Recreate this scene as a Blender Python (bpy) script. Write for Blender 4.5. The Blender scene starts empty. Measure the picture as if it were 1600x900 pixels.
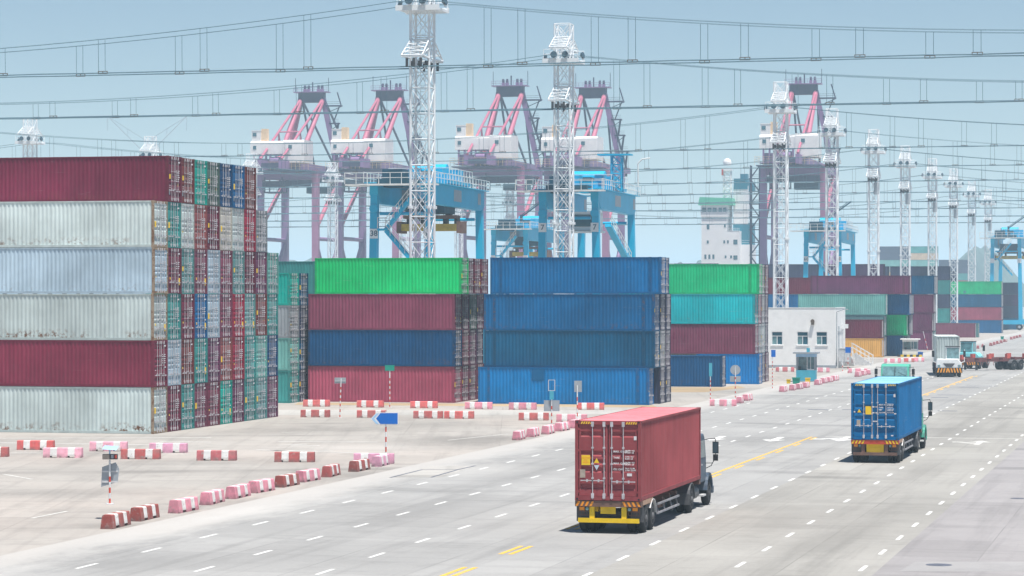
import bpy, math, random
from mathutils import Vector, Matrix, Euler
R = math.radians
rnd = random.Random(7)
SC = bpy.context.scene
COL = SC.collection
# ------------------------------------------------------------------ camera
F, CH, HY = 4200.0, 8.65, 460.0          # focal length in photo pixels, eye height (m), horizon row
TY, TR = 0.235, 0.2525                   # slope of the yard grid and of the road against the view axis
AY, AR = math.atan(TY), math.atan(TR)
def gp(px, py, z=0.0):
    """point of the level ground (or of height z) seen at a photo pixel"""
    d = F * (CH - z) / (py - HY)
    return Vector(((px - 800) / F * d, d, z))
def at(px, d, z=0.0):
    return Vector(((px - 800) / F * d, d, z))
def U(a): return Vector((math.cos(a), -math.sin(a), 0))
def V(a): return Vector((math.sin(a), math.cos(a), 0))
cam_d = bpy.data.cameras.new("camera"); cam = bpy.data.objects.new("camera", cam_d); COL.objects.link(cam)
cam.location = (0, 0, CH); cam.rotation_euler = (R(90), 0, 0)
cam_d.sensor_width = 36; cam_d.lens = 36 * F / 1600; cam_d.shift_y = (HY - 450) / 1600
cam_d.clip_start = 0.5; cam_d.clip_end = 20000
SC.camera = cam
# ------------------------------------------------------------------ light
SUN_EL, SUN_AZ = R(74), R(150)           # azimuth clockwise from +Y
W = bpy.data.worlds.new("World"); SC.world = W; W.use_nodes = True
nt = W.node_tree; bg = nt.nodes["Background"]
sky = nt.nodes.new("ShaderNodeTexSky"); sky.sky_type = 'NISHITA'; sky.sun_disc = False
sky.sun_elevation = SUN_EL; sky.sun_rotation = SUN_AZ; sky.air_density = 1.0; sky.dust_density = 0.0; sky.ozone_density = 4.0
nt.links.new(sky.outputs[0], bg.inputs[0]); bg.inputs[1].default_value = 0.055
sd = bpy.data.lights.new("sun", 'SUN'); sd.energy = 4.8; sd.angle = R(0.7); sd.color = (1.0, 0.955, 0.895)
so = bpy.data.objects.new("sun", sd); COL.objects.link(so)
sdir = Vector((math.sin(SUN_AZ) * math.cos(SUN_EL), math.cos(SUN_AZ) * math.cos(SUN_EL), math.sin(SUN_EL)))
so.rotation_euler = sdir.to_track_quat('Z', 'Y').to_euler(); so.location = (60, -20, 120)
SC.view_settings.view_transform = 'Standard'; SC.view_settings.look = 'None'
SC.view_settings.gamma = 1; SC.view_settings.use_curve_mapping = False
SC.view_settings.exposure = 0.62
# ------------------------------------------------------------------ helpers
def lin(c):
    return tuple((x / 255 / 12.92) if x / 255 <= 0.04045 else ((x / 255 + 0.055) / 1.055) ** 2.4 for x in c[:3])
def col(*c):
    return lin(c) + (1.0,)
class MB:
    """collects boxes, beams and tubes and links them as one mesh object"""
    def __init__(s): s.v = []; s.f = []; s.m = []; s.sm = []
    def add(s, vs, fs, mi=0, smooth=False):
        o = len(s.v); s.v += [tuple(p) for p in vs]
        for f in fs: s.f.append([o + i for i in f]); s.m.append(mi); s.sm.append(smooth)
    def box(s, x0, x1, y0, y1, z0, z1, mi=0, M=None):
        vs = [Vector((x, y, z)) for z in (z0, z1) for y in (y0, y1) for x in (x0, x1)]
        if M is not None: vs = [M @ p for p in vs]
        s.add(vs, [(0, 2, 3, 1), (4, 5, 7, 6), (0, 1, 5, 4), (2, 6, 7, 3), (0, 4, 6, 2), (1, 3, 7, 5)], mi)
    def _frame(s, p0, p1):
        p0, p1 = Vector(p0), Vector(p1); d = (p1 - p0); l = d.length
        d = d / l if l > 1e-9 else Vector((0, 0, 1))
        ref = Vector((0, 0, 1)) if abs(d.z) < 0.95 else Vector((0, 1, 0))
        a = d.cross(ref).normalized(); b = a.cross(d).normalized()
        return p0, p1, a, b
    def beam(s, p0, p1, w, h=None, mi=0):
        h = h or w; p0, p1, a, b = s._frame(p0, p1)
        vs = [p + a * (i * w / 2) + b * (j * h / 2) for p in (p0, p1) for (i, j) in ((-1, -1), (1, -1), (1, 1), (-1, 1))]
        s.add(vs, [(3, 2, 1, 0), (4, 5, 6, 7), (0, 1, 5, 4), (1, 2, 6, 5), (2, 3, 7, 6), (3, 0, 4, 7)], mi)
    def tube(s, p0, p1, r, n=6, mi=0, r2=None, cap=True):
        r2 = r if r2 is None else r2; p0, p1, a, b = s._frame(p0, p1)
        vs = []
        for p, rr in ((p0, r), (p1, r2)):
            for k in range(n):
                t = 2 * math.pi * k / n; vs.append(p + a * (rr * math.cos(t)) + b * (rr * math.sin(t)))
        fs = [(k, (k + 1) % n, n + (k + 1) % n, n + k) for k in range(n)]
        s.add(vs, fs, mi, n > 5)
        if cap: s.add(vs, [tuple(range(n - 1, -1, -1)), tuple(range(n, 2 * n))], mi)
    def path(s, pts, r, n=4, mi=0):
        for p, q in zip(pts, pts[1:]): s.tube(p, q, r, n, mi, cap=False)
    def prism(s, poly, axis, c0, c1, mi=0):
        """poly: points in the two other axes; extruded along axis"""
        def mk(a, b, c): return {'x': (c, a, b), 'y': (a, c, b), 'z': (a, b, c)}[axis]
        n = len(poly); vs = [mk(a, b, c0) for a, b in poly] + [mk(a, b, c1) for a, b in poly]
        fs = [(k, (k + 1) % n, n + (k + 1) % n, n + k) for k in range(n)] + [tuple(range(n - 1, -1, -1)), tuple(range(n, 2 * n))]
        s.add(vs, fs, mi)
    def lathe(s, prof, c, axis='x', n=20, mi=0, smooth=True):
        """prof: (distance along axis, radius)"""
        vs = []
        for a, r in prof:
            for k in range(n):
                t = 2 * math.pi * k / n; p, q = r * math.cos(t), r * math.sin(t)
                vs.append({'x': (c[0] + a, c[1] + p, c[2] + q), 'y': (c[0] + p, c[1] + a, c[2] + q), 'z': (c[0] + p, c[1] + q, c[2] + a)}[axis])
        fs = []
        for i in range(len(prof) - 1):
            for k in range(n): fs.append((i * n + k, i * n + (k + 1) % n, (i + 1) * n + (k + 1) % n, (i + 1) * n + k))
        s.add(vs, fs, mi, smooth)
        s.add(vs, [tuple(range(n - 1, -1, -1)), tuple(range((len(prof) - 1) * n, len(prof) * n))], mi)
    def mesh(s, name, mats):
        me = bpy.data.meshes.new(name); me.from_pydata(s.v, [], s.f)
        for m in (mats if isinstance(mats, (list, tuple)) else [mats]): me.materials.append(m)
        me.polygons.foreach_set("material_index", s.m); me.polygons.foreach_set("use_smooth", s.sm)
        import bmesh
        bm = bmesh.new(); bm.from_mesh(me); bmesh.ops.recalc_face_normals(bm, faces=bm.faces); bm.to_mesh(me); bm.free()
        me.update(); return me
    def build(s, name, mats, parent=None, loc=None, color=None, bevel=0):
        o = put(name, s.mesh(name, mats), parent, loc, color)
        if bevel:
            b = o.modifiers.new("bevel", 'BEVEL'); b.width = bevel; b.segments = 2; b.limit_method = 'ANGLE'; b.angle_limit = R(30)
        return o
def put(name, me, parent=None, loc=None, color=None):
    o = bpy.data.objects.new(name, me); COL.objects.link(o)
    if parent: o.parent = parent
    if loc is not None: o.location = loc
    if color is not None: o.color = color
    return o
def tag(o, label=None, cat=None, group=None, kind=None):
    if label: o["label"] = label
    if cat: o["category"] = cat
    if group: o["group"] = group
    if kind: o["kind"] = kind
    return o
def thing(name, label, cat, loc=(0, 0, 0), rz=0, group=None):
    o = bpy.data.objects.new(name, None); COL.objects.link(o); o.empty_display_size = 0.5
    o.location = loc; o.rotation_euler = (0, 0, rz)
    return tag(o, label, cat, group)
KIDS = {}
def copy_tree(o, parent=None):
    c = o.copy(); COL.objects.link(c)
    if parent: c.parent = parent
    for ch in [x for x in o.children]: copy_tree(ch, c)
    return c
def text(body, size, loc, rot, mat, parent, name="lettering", align='CENTER', bold=0.0):
    cu = bpy.data.curves.new(name, 'FONT'); cu.body = body; cu.size = size; cu.align_x = align; cu.align_y = 'CENTER'
    cu.extrude = 0.002; cu.offset = size * bold; cu.resolution_u = 2; cu.materials.append(mat); cu.space_line = 0.95
    tmp = bpy.data.objects.new(name, cu); me = bpy.data.meshes.new_from_object(tmp); bpy.data.objects.remove(tmp)
    o = bpy.data.objects.new(name, me); COL.objects.link(o); o.parent = parent; o.location = loc; o.rotation_euler = rot
    return o
# ------------------------------------------------------------------ materials
def mat(name, rgb=None, rough=0.6, metal=0.0, var=0.12, scale=2.0, spec=0.35, objcol=False, rust=False, dirt=None, stretch=None, bump=0.0, chips=None, scrape=False):
    m = bpy.data.materials.new(name); m.use_nodes = True; t = m.node_tree; N = t.nodes; L = t.links
    b = N["Principled BSDF"]; b.inputs["Roughness"].default_value = rough; b.inputs["Metallic"].default_value = metal
    b.inputs["Specular IOR Level"].default_value = spec
    tc = N.new("ShaderNodeTexCoord"); mp = N.new("ShaderNodeMapping"); L.new(tc.outputs["Object"], mp.inputs[0])
    oi = N.new("ShaderNodeObjectInfo")
    off = N.new("ShaderNodeMath"); off.operation = 'MULTIPLY'; off.inputs[1].default_value = 37.0
    L.new(oi.outputs["Random"], off.inputs[0])
    cmb = N.new("ShaderNodeCombineXYZ"); L.new(off.outputs[0], cmb.inputs[0]); L.new(off.outputs[0], cmb.inputs[1])
    L.new(cmb.outputs[0], mp.inputs["Location"])
    if objcol: base = oi.outputs["Color"]
    else:
        rg = N.new("ShaderNodeRGB"); rg.outputs[0].default_value = tuple(rgb) + (1.0,) if len(rgb) == 3 else rgb; base = rg.outputs[0]
    def noise(sc, detail, vec, rr=0.6):
        n = N.new("ShaderNodeTexNoise"); n.inputs["Scale"].default_value = sc; n.inputs["Detail"].default_value = detail
        n.inputs["Roughness"].default_value = rr; L.new(vec, n.inputs["Vector"]); return n.outputs[0]
    def remap(x, a0, a1, b0, b1):
        r = N.new("ShaderNodeMapRange"); r.inputs[1].default_value = a0; r.inputs[2].default_value = a1
        r.inputs[3].default_value = b0; r.inputs[4].default_value = b1; L.new(x, r.inputs[0]); return r.outputs[0]
    def mix(fac, a, bb, mode='MIX'):
        x = N.new("ShaderNodeMix"); x.data_type = 'RGBA'; x.blend_type = mode
        if isinstance(fac, float): x.inputs[0].default_value = fac
        else: L.new(fac, x.inputs[0])
        for k, c in ((6, a), (7, bb)):
            if isinstance(c, tuple): x.inputs[k].default_value = c
            else: L.new(c, x.inputs[k])
        return x.outputs[2]
    n1 = noise(scale, 4, mp.outputs[0])
    v = remap(n1, 0.3, 0.7, 1 - var, 1 + var)
    x = N.new("ShaderNodeVectorMath"); x.operation = 'SCALE'; L.new(base, x.inputs[0]); L.new(v, x.inputs["Scale"])
    c = x.outputs[0]
    if stretch:
        mp2 = N.new("ShaderNodeMapping"); mp2.inputs["Scale"].default_value = stretch; L.new(mp.outputs[0], mp2.inputs[0])
        n2 = noise(1.0, 5, mp2.outputs[0], 0.65)
        def scl(k, add):
            q = N.new("ShaderNodeVectorMath"); q.operation = 'MULTIPLY_ADD'; L.new(base, q.inputs[0]); q.inputs[1].default_value = (k, k, k); q.inputs[2].default_value = (add, add, add); return q.outputs[0]
        c = mix(remap(n2, 0.42, 0.75, 0.0, 0.4), c, scl(1.3, 0.006))     # chalky fading runs
        n2b = noise(1.7, 4, mp2.outputs[0], 0.7)
        c = mix(remap(n2b, 0.48, 0.8, 0.0, 0.4), c, scl(0.5, 0.004))    # grime runs
    if dirt:
        n3 = noise(0.9, 6, mp.outputs[0], 0.7); c = mix(remap(n3, 0.48, 0.72, 0.0, 0.45), c, dirt)
    if chips:
        n6 = noise(5.5, 6, mp.outputs[0], 0.8); c = mix(remap(n6, 0.58, 0.62, 0.0, 0.85), c, chips)
        sz = N.new("ShaderNodeSeparateXYZ"); L.new(tc.outputs["Object"], sz.inputs[0]); n7 = noise(4.0, 5, mp.outputs[0], 0.7)
        mz = N.new("ShaderNodeMath"); mz.operation = 'MULTIPLY'; L.new(remap(sz.outputs[2], 0.02, 0.22, 1.0, 0.0), mz.inputs[0]); L.new(remap(n7, 0.35, 0.6, 0.1, 0.9), mz.inputs[1])
        c = mix(mz.outputs[0], c, (0.14, 0.12, 0.11, 1))                    # tyre rub and splash along the foot
    if scrape:
        mp3 = N.new("ShaderNodeMapping"); mp3.inputs["Scale"].default_value = (0.35, 0.35, 7.0); L.new(mp.outputs[0], mp3.inputs[0])
        n8 = noise(1.0, 6, mp3.outputs[0], 0.75); c = mix(remap(n8, 0.64, 0.70, 0.0, 0.30), c, (0.42, 0.38, 0.36, 1))
        n9 = noise(0.22, 3, mp.outputs[0], 0.5); q9 = N.new("ShaderNodeVectorMath"); q9.operation = 'SCALE'; L.new(c, q9.inputs[0]); L.new(remap(n9, 0.35, 0.65, 0.86, 1.16), q9.inputs["Scale"]); c = q9.outputs[0]
    if rust:
        at_ = N.new("ShaderNodeAttribute"); at_.attribute_type = 'OBJECT'; at_.attribute_name = "rust"
        n4 = noise(3.2, 8, mp.outputs[0], 0.75); r4 = remap(n4, 0.50, 0.58, 0.0, 1.0)
        ml = N.new("ShaderNodeMath"); ml.operation = 'MULTIPLY'; L.new(r4, ml.inputs[0]); L.new(at_.outputs["Fac"], ml.inputs[1])
        if rust == 'low':
            sp = N.new("ShaderNodeSeparateXYZ"); L.new(tc.outputs["Object"], sp.inputs[0])
            n5 = noise(0.35, 2, mp.outputs[0]); ml2 = N.new("ShaderNodeMath"); ml2.operation = 'MULTIPLY'
            L.new(remap(sp.outputs[2], 0.25, 0.75, 1.0, 0.02), ml2.inputs[0]); L.new(remap(n5, 0.38, 0.55, 0.1, 1.6), ml2.inputs[1])
            ml3 = N.new("ShaderNodeMath"); ml3.operation = 'MULTIPLY'; L.new(ml2.outputs[0], ml3.inputs[0]); L.new(ml.outputs[0], ml3.inputs[1]); ml = ml3
        c = mix(ml.outputs[0], c, (0.16, 0.07, 0.03, 1))
    L.new(c, b.inputs["Base Color"])
    if bump:
        bm = N.new("ShaderNodeBump"); bm.inputs["Strength"].default_value = bump; bm.inputs["Distance"].default_value = 0.02
        L.new(noise(9, 5, mp.outputs[0]), bm.inputs["Height"]); L.new(bm.outputs[0], b.inputs["Normal"])
    return m
M = {}
M['paint'] = mat("container_paint", objcol=True, spec=0.1, rough=0.55, var=0.1, scale=0.7, rust="low", scrape=True, stretch=(2.2, 2.2, 0.16))
M['frame'] = mat("container_frame_paint", objcol=True, spec=0.1, rough=0.6, var=0.16, scale=2.0, rust=True, stretch=(1.2, 1.2, 0.4))
M['objpaint'] = mat("coloured_paint", objcol=True, rough=0.5, var=0.1, scale=1.2, dirt=(0.22, 0.2, 0.18, 1))
M['barrier'] = mat("barrier_paint", objcol=True, rough=0.75, var=0.2, scale=3.0, chips=(0.36, 0.30, 0.28, 1), dirt=(0.3, 0.22, 0.2, 1))
M['white'] = mat("white_paint", (0.72, 0.73, 0.73), rough=0.55, var=0.08)
M['barwhite'] = mat("barrier_white", (0.74, 0.73, 0.71), rough=0.75, var=0.12, scale=3, chips=(0.34, 0.31, 0.29, 1), dirt=(0.45, 0.42, 0.4, 1))
M['tower'] = mat("tower_white", (0.72, 0.75, 0.77), rough=0.45, var=0.05)
M['galv'] = mat("galvanised_steel", (0.62, 0.62, 0.62), rough=0.5, metal=0.2, var=0.12, scale=4)
M['rod'] = mat("lock_rod_steel", (0.52, 0.50, 0.52), rough=0.5, metal=0.1, var=0.2, scale=3)
M['black'] = mat("black_rubber", (0.022, 0.022, 0.024), rough=0.8, var=0.3, scale=4)
M['dark'] = mat("dark_steel", (0.05, 0.05, 0.055), rough=0.6, var=0.3, scale=3)
M['gasket'] = mat("door_gasket", (0.03, 0.025, 0.03), rough=0.8)
M['chassis'] = mat("rusty_chassis", (0.16, 0.09, 0.07), rough=0.75, var=0.3, scale=3, dirt=(0.2, 0.13, 0.09, 1))
M['yellow'] = mat("yellow_paint", (0.78, 0.52, 0.01), rough=0.55, var=0.12, scale=3)
M['decalyellow'] = mat("yellow_label", (0.85, 0.55, 0.02), rough=0.6, var=0.05)
M['decalwhite'] = mat("white_lettering", (0.66, 0.64, 0.65), rough=0.6, var=0.08, scale=8)
M['hazred'] = mat("red_reflective", (0.5, 0.06, 0.03), rough=0.5)
M['orange'] = mat("orange_paint", (0.85, 0.3, 0.02), rough=0.55)
M['rtg'] = mat("crane_blue", (0.0, 0.41, 0.66), rough=0.45, var=0.08, scale=0.6)
M['rtgdark'] = mat("crane_machinery", (0.012, 0.07, 0.11), rough=0.6, var=0.3, scale=1.5)
M['quay'] = mat("quay_crane_paint", (0.24, 0.14, 0.29), rough=0.5, var=0.12, scale=0.3)
M['quaypink'] = mat("quay_crane_pink", (0.45, 0.13, 0.20), rough=0.5, var=0.1, scale=0.3)
M['quaydark'] = mat("quay_crane_dark", (0.04, 0.04, 0.085), rough=0.6, var=0.3, scale=0.3)
M['house'] = mat("machinery_house_white", (0.76, 0.74, 0.73), rough=0.6, var=0.08, scale=0.4)
M['glass'] = mat("window_glass", (0.02, 0.10, 0.14), rough=0.08, spec=0.6, var=0.2, scale=1)
M['glasslight'] = mat("cab_glass", (0.14, 0.26, 0.28), rough=0.06, spec=0.7, var=0.4, scale=2.5)
M['wall'] = mat("white_tile_wall", (0.83, 0.82, 0.80), rough=0.7, var=0.05, scale=0.8, dirt=(0.66, 0.65, 0.63, 1))
M['boothblue'] = mat("booth_blue", (0.06, 0.36, 0.48), rough=0.5, var=0.1)
M['signblue'] = mat("sign_blue", (0.0, 0.13, 0.52), rough=0.4, var=0.03)
M['signgreen'] = mat("sign_green", (0.0, 0.27, 0.19), rough=0.4, var=0.03)
M['signgrey'] = mat("sign_back_aluminium", (0.36, 0.39, 0.42), rough=0.5, metal=0.3, var=0.12)
M['polered'] = mat("pole_red", (0.62, 0.08, 0.05), rough=0.5)
M['cable'] = mat("cable_aluminium", (0.07, 0.14, 0.18), rough=0.7)
M['insul'] = mat("brown_clamp", (0.12, 0.08, 0.05), rough=0.6)
M['shipgreen'] = mat("ship_green", (0.10, 0.50, 0.33), rough=0.5, var=0.06, scale=0.3)
M['shipteal'] = mat("ship_funnel_teal", (0.0, 0.17, 0.25), rough=0.5, var=0.06, scale=0.3)
M['shipwhite'] = mat("ship_white", (0.80, 0.79, 0.79), rough=0.5, var=0.04, scale=0.3)
M['hull'] = mat("ship_hull", (0.03, 0.06, 0.12), rough=0.5)
M['lamp'] = mat("floodlight_glass", (0.05, 0.09, 0.12), rough=0.15, spec=0.6)
M['rail'] = mat("railing_white", (0.72, 0.72, 0.70), rough=0.5)
M['person_skin'] = mat("skin", (0.35, 0.2, 0.14), rough=0.6)
M['beige'] = mat("beige_paint", (0.72, 0.52, 0.32), rough=0.6)
# ------------------------------------------------------------------ shipping containers
CW = 2.438
HC, ST = 2.896, 2.591
L20, L40, L45 = 6.058, 12.192, 13.716
def corr_poly(a0, a1, pitch, depth):
    """corrugation profile from a0 to a1: (along, out) points"""
    n = max(3, round((a1 - a0) / pitch)); p = (a1 - a0) / n; pts = []
    for i in range(n):
        s = a0 + i * p
        pts += [(s, 0), (s + p * 0.26, 0), (s + p * 0.5, -depth), (s + p * 0.76, -depth)]
    pts.append((a1, 0)); return pts
CACHE = {}
def container_meshes(L, H):
    k = (L, H)
    if k in CACHE: return CACHE[k]
    hx, hy = L / 2, CW / 2
    body = MB()
    z0, z1 = 0.15, H - 0.07
    prof = corr_poly(-hx + 0.12, hx - 0.14, 0.28, 0.032)
    for s in (-1, 1):
        vs = []
        for a, o in prof: vs += [(a, s * (hy - 0.032 + o), z0), (a, s * (hy - 0.032 + o), z1)]
        fs = [(2 * i, 2 * i + 2, 2 * i + 3, 2 * i + 1) for i in range(len(prof) - 1)]
        body.add(vs, fs, 0)
    prof = corr_poly(-hy + 0.12, hy - 0.12, 0.26, 0.045)
    vs = []
    for a, o in prof: vs += [(-hx + 0.03 - o, a, z0), (-hx + 0.03 - o, a, z1)]
    body.add(vs, [(2 * i, 2 * i + 2, 2 * i + 3, 2 * i + 1) for i in range(len(prof) - 1)], 0)
    prof = corr_poly(-hx + 0.2, hx - 0.25, 0.42, 0.022)
    vs = []; rf = MB()
    for a, o in prof: vs += [(a, -hy + 0.07, H - 0.015 + o), (a, hy - 0.07, H - 0.015 + o)]
    rf.add(vs, [(2 * i, 2 * i + 2, 2 * i + 3, 2 * i + 1) for i in range(len(prof) - 1)], 0)
    body.box(-hx + 0.1, hx - 0.1, -hy + 0.08, hy - 0.08, 0.1, 0.14, 0)
    fr = MB(); fe = MB(); rl = MB()
    for sx in (-1, 1):
        for sy in (-1, 1):
            xa, xb = sorted((sx * (hx - 0.004), sx * (hx - 0.16)))
            ya, yb = sorted((sy * (hy - 0.004), sy * (hy - 0.12)))
            g = fr if sx > 0 else fe
            g.box(xa, xb, ya, yb, 0.118, H - 0.118, 0)
            xa, xb = sorted((sx * hx, sx * (hx - 0.178))); ya, yb = sorted((sy * hy, sy * (hy - 0.162)))
            g.box(xa, xb, ya, yb, 0, 0.118, 1); g.box(xa, xb, ya, yb, H - 0.118, H, 1)
    for sy in (-1, 1):
        ya, yb = sorted((sy * (hy - 0.008), sy * (hy - 0.07)))
        rl.box(-hx + 0.178, hx - 0.178, ya, yb, H - 0.085, H - 0.012, 0)
        rl.box(-hx + 0.178, hx - 0.178, ya, yb, 0.012, 0.165, 0)
        if L == L45:
            for sx in (-1, 1):
                xa, xb = sorted((sx * (L40 / 2), sx * (L40 / 2 - 0.2))); y0, y1 = sorted((sy * (hy - 0.001), sy * (hy - 0.09)))
                (fr if sx > 0 else fe).box(xa, xb, y0, y1, 0, H - 0.001, 1)
    fr.box(hx - 0.13, hx - 0.01, -hy + 0.12, hy - 0.12, H - 0.15, H - 0.012, 0)
    fr.box(hx - 0.13, hx - 0.01, -hy + 0.12, hy - 0.12, 0.012, 0.16, 0)
    fe.box(-hx + 0.01, -hx + 0.1, -hy + 0.12, hy - 0.12, H - 0.1, H - 0.012, 0)
    fe.box(-hx + 0.01, -hx + 0.1, -hy + 0.12, hy - 0.12, 0.012, 0.16, 0)
    # doors
    doors, rods = [], []
    bands = [0.13, 0.40, 0.52, 0.63, 0.87]
    dz0, dz1 = 0.17, H - 0.16; hz = dz1 - dz0
    X0 = hx - 0.045
    for s in (-1, 1):
        d = MB(); y0, y1 = sorted((s * 0.02, s * (hy - 0.148)))
        zp = [(dz0, 0)]
        for b in reversed(bands):
            c = dz1 - b * hz
            zp += [(c - 0.11, 0), (c - 0.045, -0.04), (c + 0.07, -0.04), (c + 0.10, 0)]
        zp.append((dz1, 0))
        ia, ib = y0 + 0.07, y1 - 0.07
        vs = []
        for z, o in zp: vs += [(X0 + o, ia, z), (X0 + o, ib, z)]
        d.add(vs, [(2 * i, 2 * i + 1, 2 * i + 3, 2 * i + 2) for i in range(len(zp) - 1)], 0)
        for (a, b) in ((y0, ia), (ib, y1)): d.box(X0 - 0.05, X0 + 0.006, a, b, dz0, dz1, 0)
        d.box(X0 - 0.06, X0 - 0.045, y0 - 0.02, y1 + 0.026, dz0 - 0.012, dz1 + 0.012, 1)    # dark gasket behind
        for hzf in (0.06, 0.36, 0.64, 0.94):                              # hinges
            yy = s * (hy - 0.11); d.box(X0, X0 + 0.03, yy - 0.05, yy + 0.05, dz0 + hz * hzf - 0.04, dz0 + hz * hzf + 0.04, 0)
        doors.append(d.mesh("door", [M['paint'], M['gasket']]))
        w = hy - 0.13
        for f in (0.13, 0.52):
            r = MB(); yy = s * w * f; xx = X0 + 0.035
            r.tube((xx, yy, 0.05), (xx, yy, H - 0.05), 0.018, 6, 0)
            for zf, hh, ww in ((0.06, 0.09, 0.05), (0.955, 0.09, 0.05)):
                r.box(xx - 0.03, xx + 0.03, yy - ww, yy + ww, H * zf - hh, H * zf + hh, 0)
            for zf in (0.28, 0.46, 0.66): r.box(xx - 0.03, xx + 0.028, yy - 0.04, yy + 0.04, H * zf - 0.03, H * zf + 0.03, 0)
            zz = H * 0.25 - (0.03 if s > 0 else 0)
            r.box(xx - 0.01, xx + 0.03, yy - 0.02 - (0.42 if f > 0.3 and s < 0 or f < 0.3 and s < 0 else 0.0), yy + 0.02 + (0.42 if s > 0 else 0), zz - 0.016, zz + 0.016, 0)
            r.box(xx - 0.01, xx + 0.034, yy + s * 0.2 - 0.03, yy + s * 0.2 + 0.03, zz - 0.05, zz + 0.05, 0)
            rods.append(r.mesh("lock_rod", [M['rod']]))
    # far level of detail: both leaves in one mesh
    far = MB()
    far.box(hx - 0.09, hx - 0.05, -hy + 0.13, hy - 0.13, 0.16, H - 0.15, 0)
    for s in (-1, 1):
        for f in (0.13, 0.52):
            yy = s * (hy - 0.13) * f; far.box(hx - 0.045, hx - 0.01, yy - 0.028, yy + 0.028, 0.06, H - 0.06, 1)
    out = dict(body=body.mesh("body", [M['paint']]), roof=rf.mesh("roof", [M['paint']]), rail=rl.mesh("side_rail", [M['frame']]), frame=fr.mesh("door_frame", [M['frame'], M['frame']]), frame2=fe.mesh("end_frame", [M['frame'], M['frame']]), doors=doors, rods=rods,
               far=far.mesh("door_end", [M['paint'], M['rod']]))
    CACHE[k] = out; return out
DEC = {}
def decal_meshes(L, H, v):
    k = (L, H, v)
    if k in DEC: return DEC[k]
    x = L / 2 - 0.036; r = random.Random(v * 31 + 5); out = []
    def q(d, y0, y1, z0, z1): d.box(x, x + 0.006, y0, y1, z0, z1)
    yel = [((-0.98, -0.72, 1.25, 1.62),), (), ((-0.95, -0.72, 1.45, 1.75), (0.55, 0.68, 1.0, 1.2)), ((0.75, 0.98, 0.55, 1.0), (-0.85, -0.72, 0.9, 1.05)), ((-0.9, -0.78, 1.0, 1.12),)][v % 5]
    for a in yel: d = MB(); q(d, *a); out.append(d.mesh("warning_label", [M['decalyellow']]))
    d = MB()
    for side, n in ((1, 4 + v % 3), (-1, v % 3)):
        for i in range(n):
            z = H * (0.68 if side > 0 else 0.35) - i * 0.13
            q(d, side * 0.33 if side > 0 else -0.9, 0.33 + r.uniform(0.12, 0.2) if side > 0 else -0.75, z, z + 0.05)
            if side > 0: q(d, 0.66, 0.66 + r.uniform(0.12, 0.26), z, z + 0.05)
    q(d, 0.66, 0.95, H * 0.86, H * 0.86 + 0.09)                           # number at the top of the leaf
    if v % 2: q(d, 0.75, 0.95, H * 0.4, H * 0.4 + 0.08)
    out.append(d.mesh("lettering", [M['decalwhite']]))
    if v % 5 in (0, 2): d = MB(); q(d, -0.98, -0.8, 0.45, 0.8); out.append(d.mesh("data_plate", [M['signgrey']]))
    DEC[k] = out; return out
def shade(c, f): return (c[0] * f, c[1] * f, c[2] * f, 1)
def container(label, loc, rz, color, L=L40, H=HC, group=None, lod=0, rust=0.15, dec=None, frust=None, framecol=None, roofcol=None):
    ms = container_meshes(L, H)
    t = thing("shipping_container", label, "container", loc, rz, group)
    b = put("body", ms['body'], t, color=color); b["rust"] = float(rust)
    for fk, fn in (('frame', "door_frame"), ('frame2', "end_frame")):
        f = put(fn, ms[fk], t, color=framecol or shade(color, 0.72)); f["rust"] = float(rust * 1.5 if frust is None else frust)
    put("side_rail", ms['rail'], t, color=shade(color, 0.8))
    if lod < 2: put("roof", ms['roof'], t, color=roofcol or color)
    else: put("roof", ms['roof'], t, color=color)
    if lod == 0:
        for i, dm in enumerate(ms['doors']):
            d = put("door", dm, t, color=shade(color, 0.92)); d["rust"] = float(rust)
            for j in (0, 1): put("lock_rod", ms['rods'][2 * i + j], d)
        for dm in (decal_meshes(L, H, dec) if dec is not None else []): put(dm.name.split(".")[0], dm, t)
    elif lod == 1:
        d = put("door_end", ms['far'], t, color=shade(color, 0.9)); d["rust"] = 0.1
    return t
PAL = {k: col(*v) for k, v in {
 'maroon': (110, 34, 58), 'wine': (122, 40, 62), 'brown red': (118, 52, 50), 'crimson': (158, 28, 60), 'mauve': (128, 62, 84), 'plum': (108, 52, 84),
 'pale grey': (190, 202, 200), 'pale blue': (170, 190, 203), 'off white': (192, 188, 178), 'teal': (62, 146, 142), 'bright teal': (0, 168, 152), 'aqua': (0, 172, 178),
 'grey teal': (98, 146, 146), 'light teal': (112, 172, 164), 'grey green': (84, 108, 100), 'navy': (0, 74, 122), 'blue': (0, 94, 146), 'bright blue': (0, 116, 182), 'deep teal blue': (0, 84, 122),
 'vivid green': (0, 190, 106), 'green': (0, 184, 120), 'grey': (140, 146, 150), 'slate': (58, 62, 88), 'dark purple': (70, 48, 78), 'rose': (160, 72, 94), 'yellow': (222, 168, 84), 'salmon': (152, 80, 78), 'sand': (205, 180, 150)}.items()}
ORD = ['bottom', 'second', 'third', 'fourth', 'fifth', 'sixth', 'seventh', 'eighth', 'ninth', 'tenth', 'eleventh', 'twelfth']
RANK = ['front', 'second', 'third', 'fourth', 'fifth', 'sixth', 'seventh', 'eighth', 'ninth', 'tenth', 'eleventh']
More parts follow.
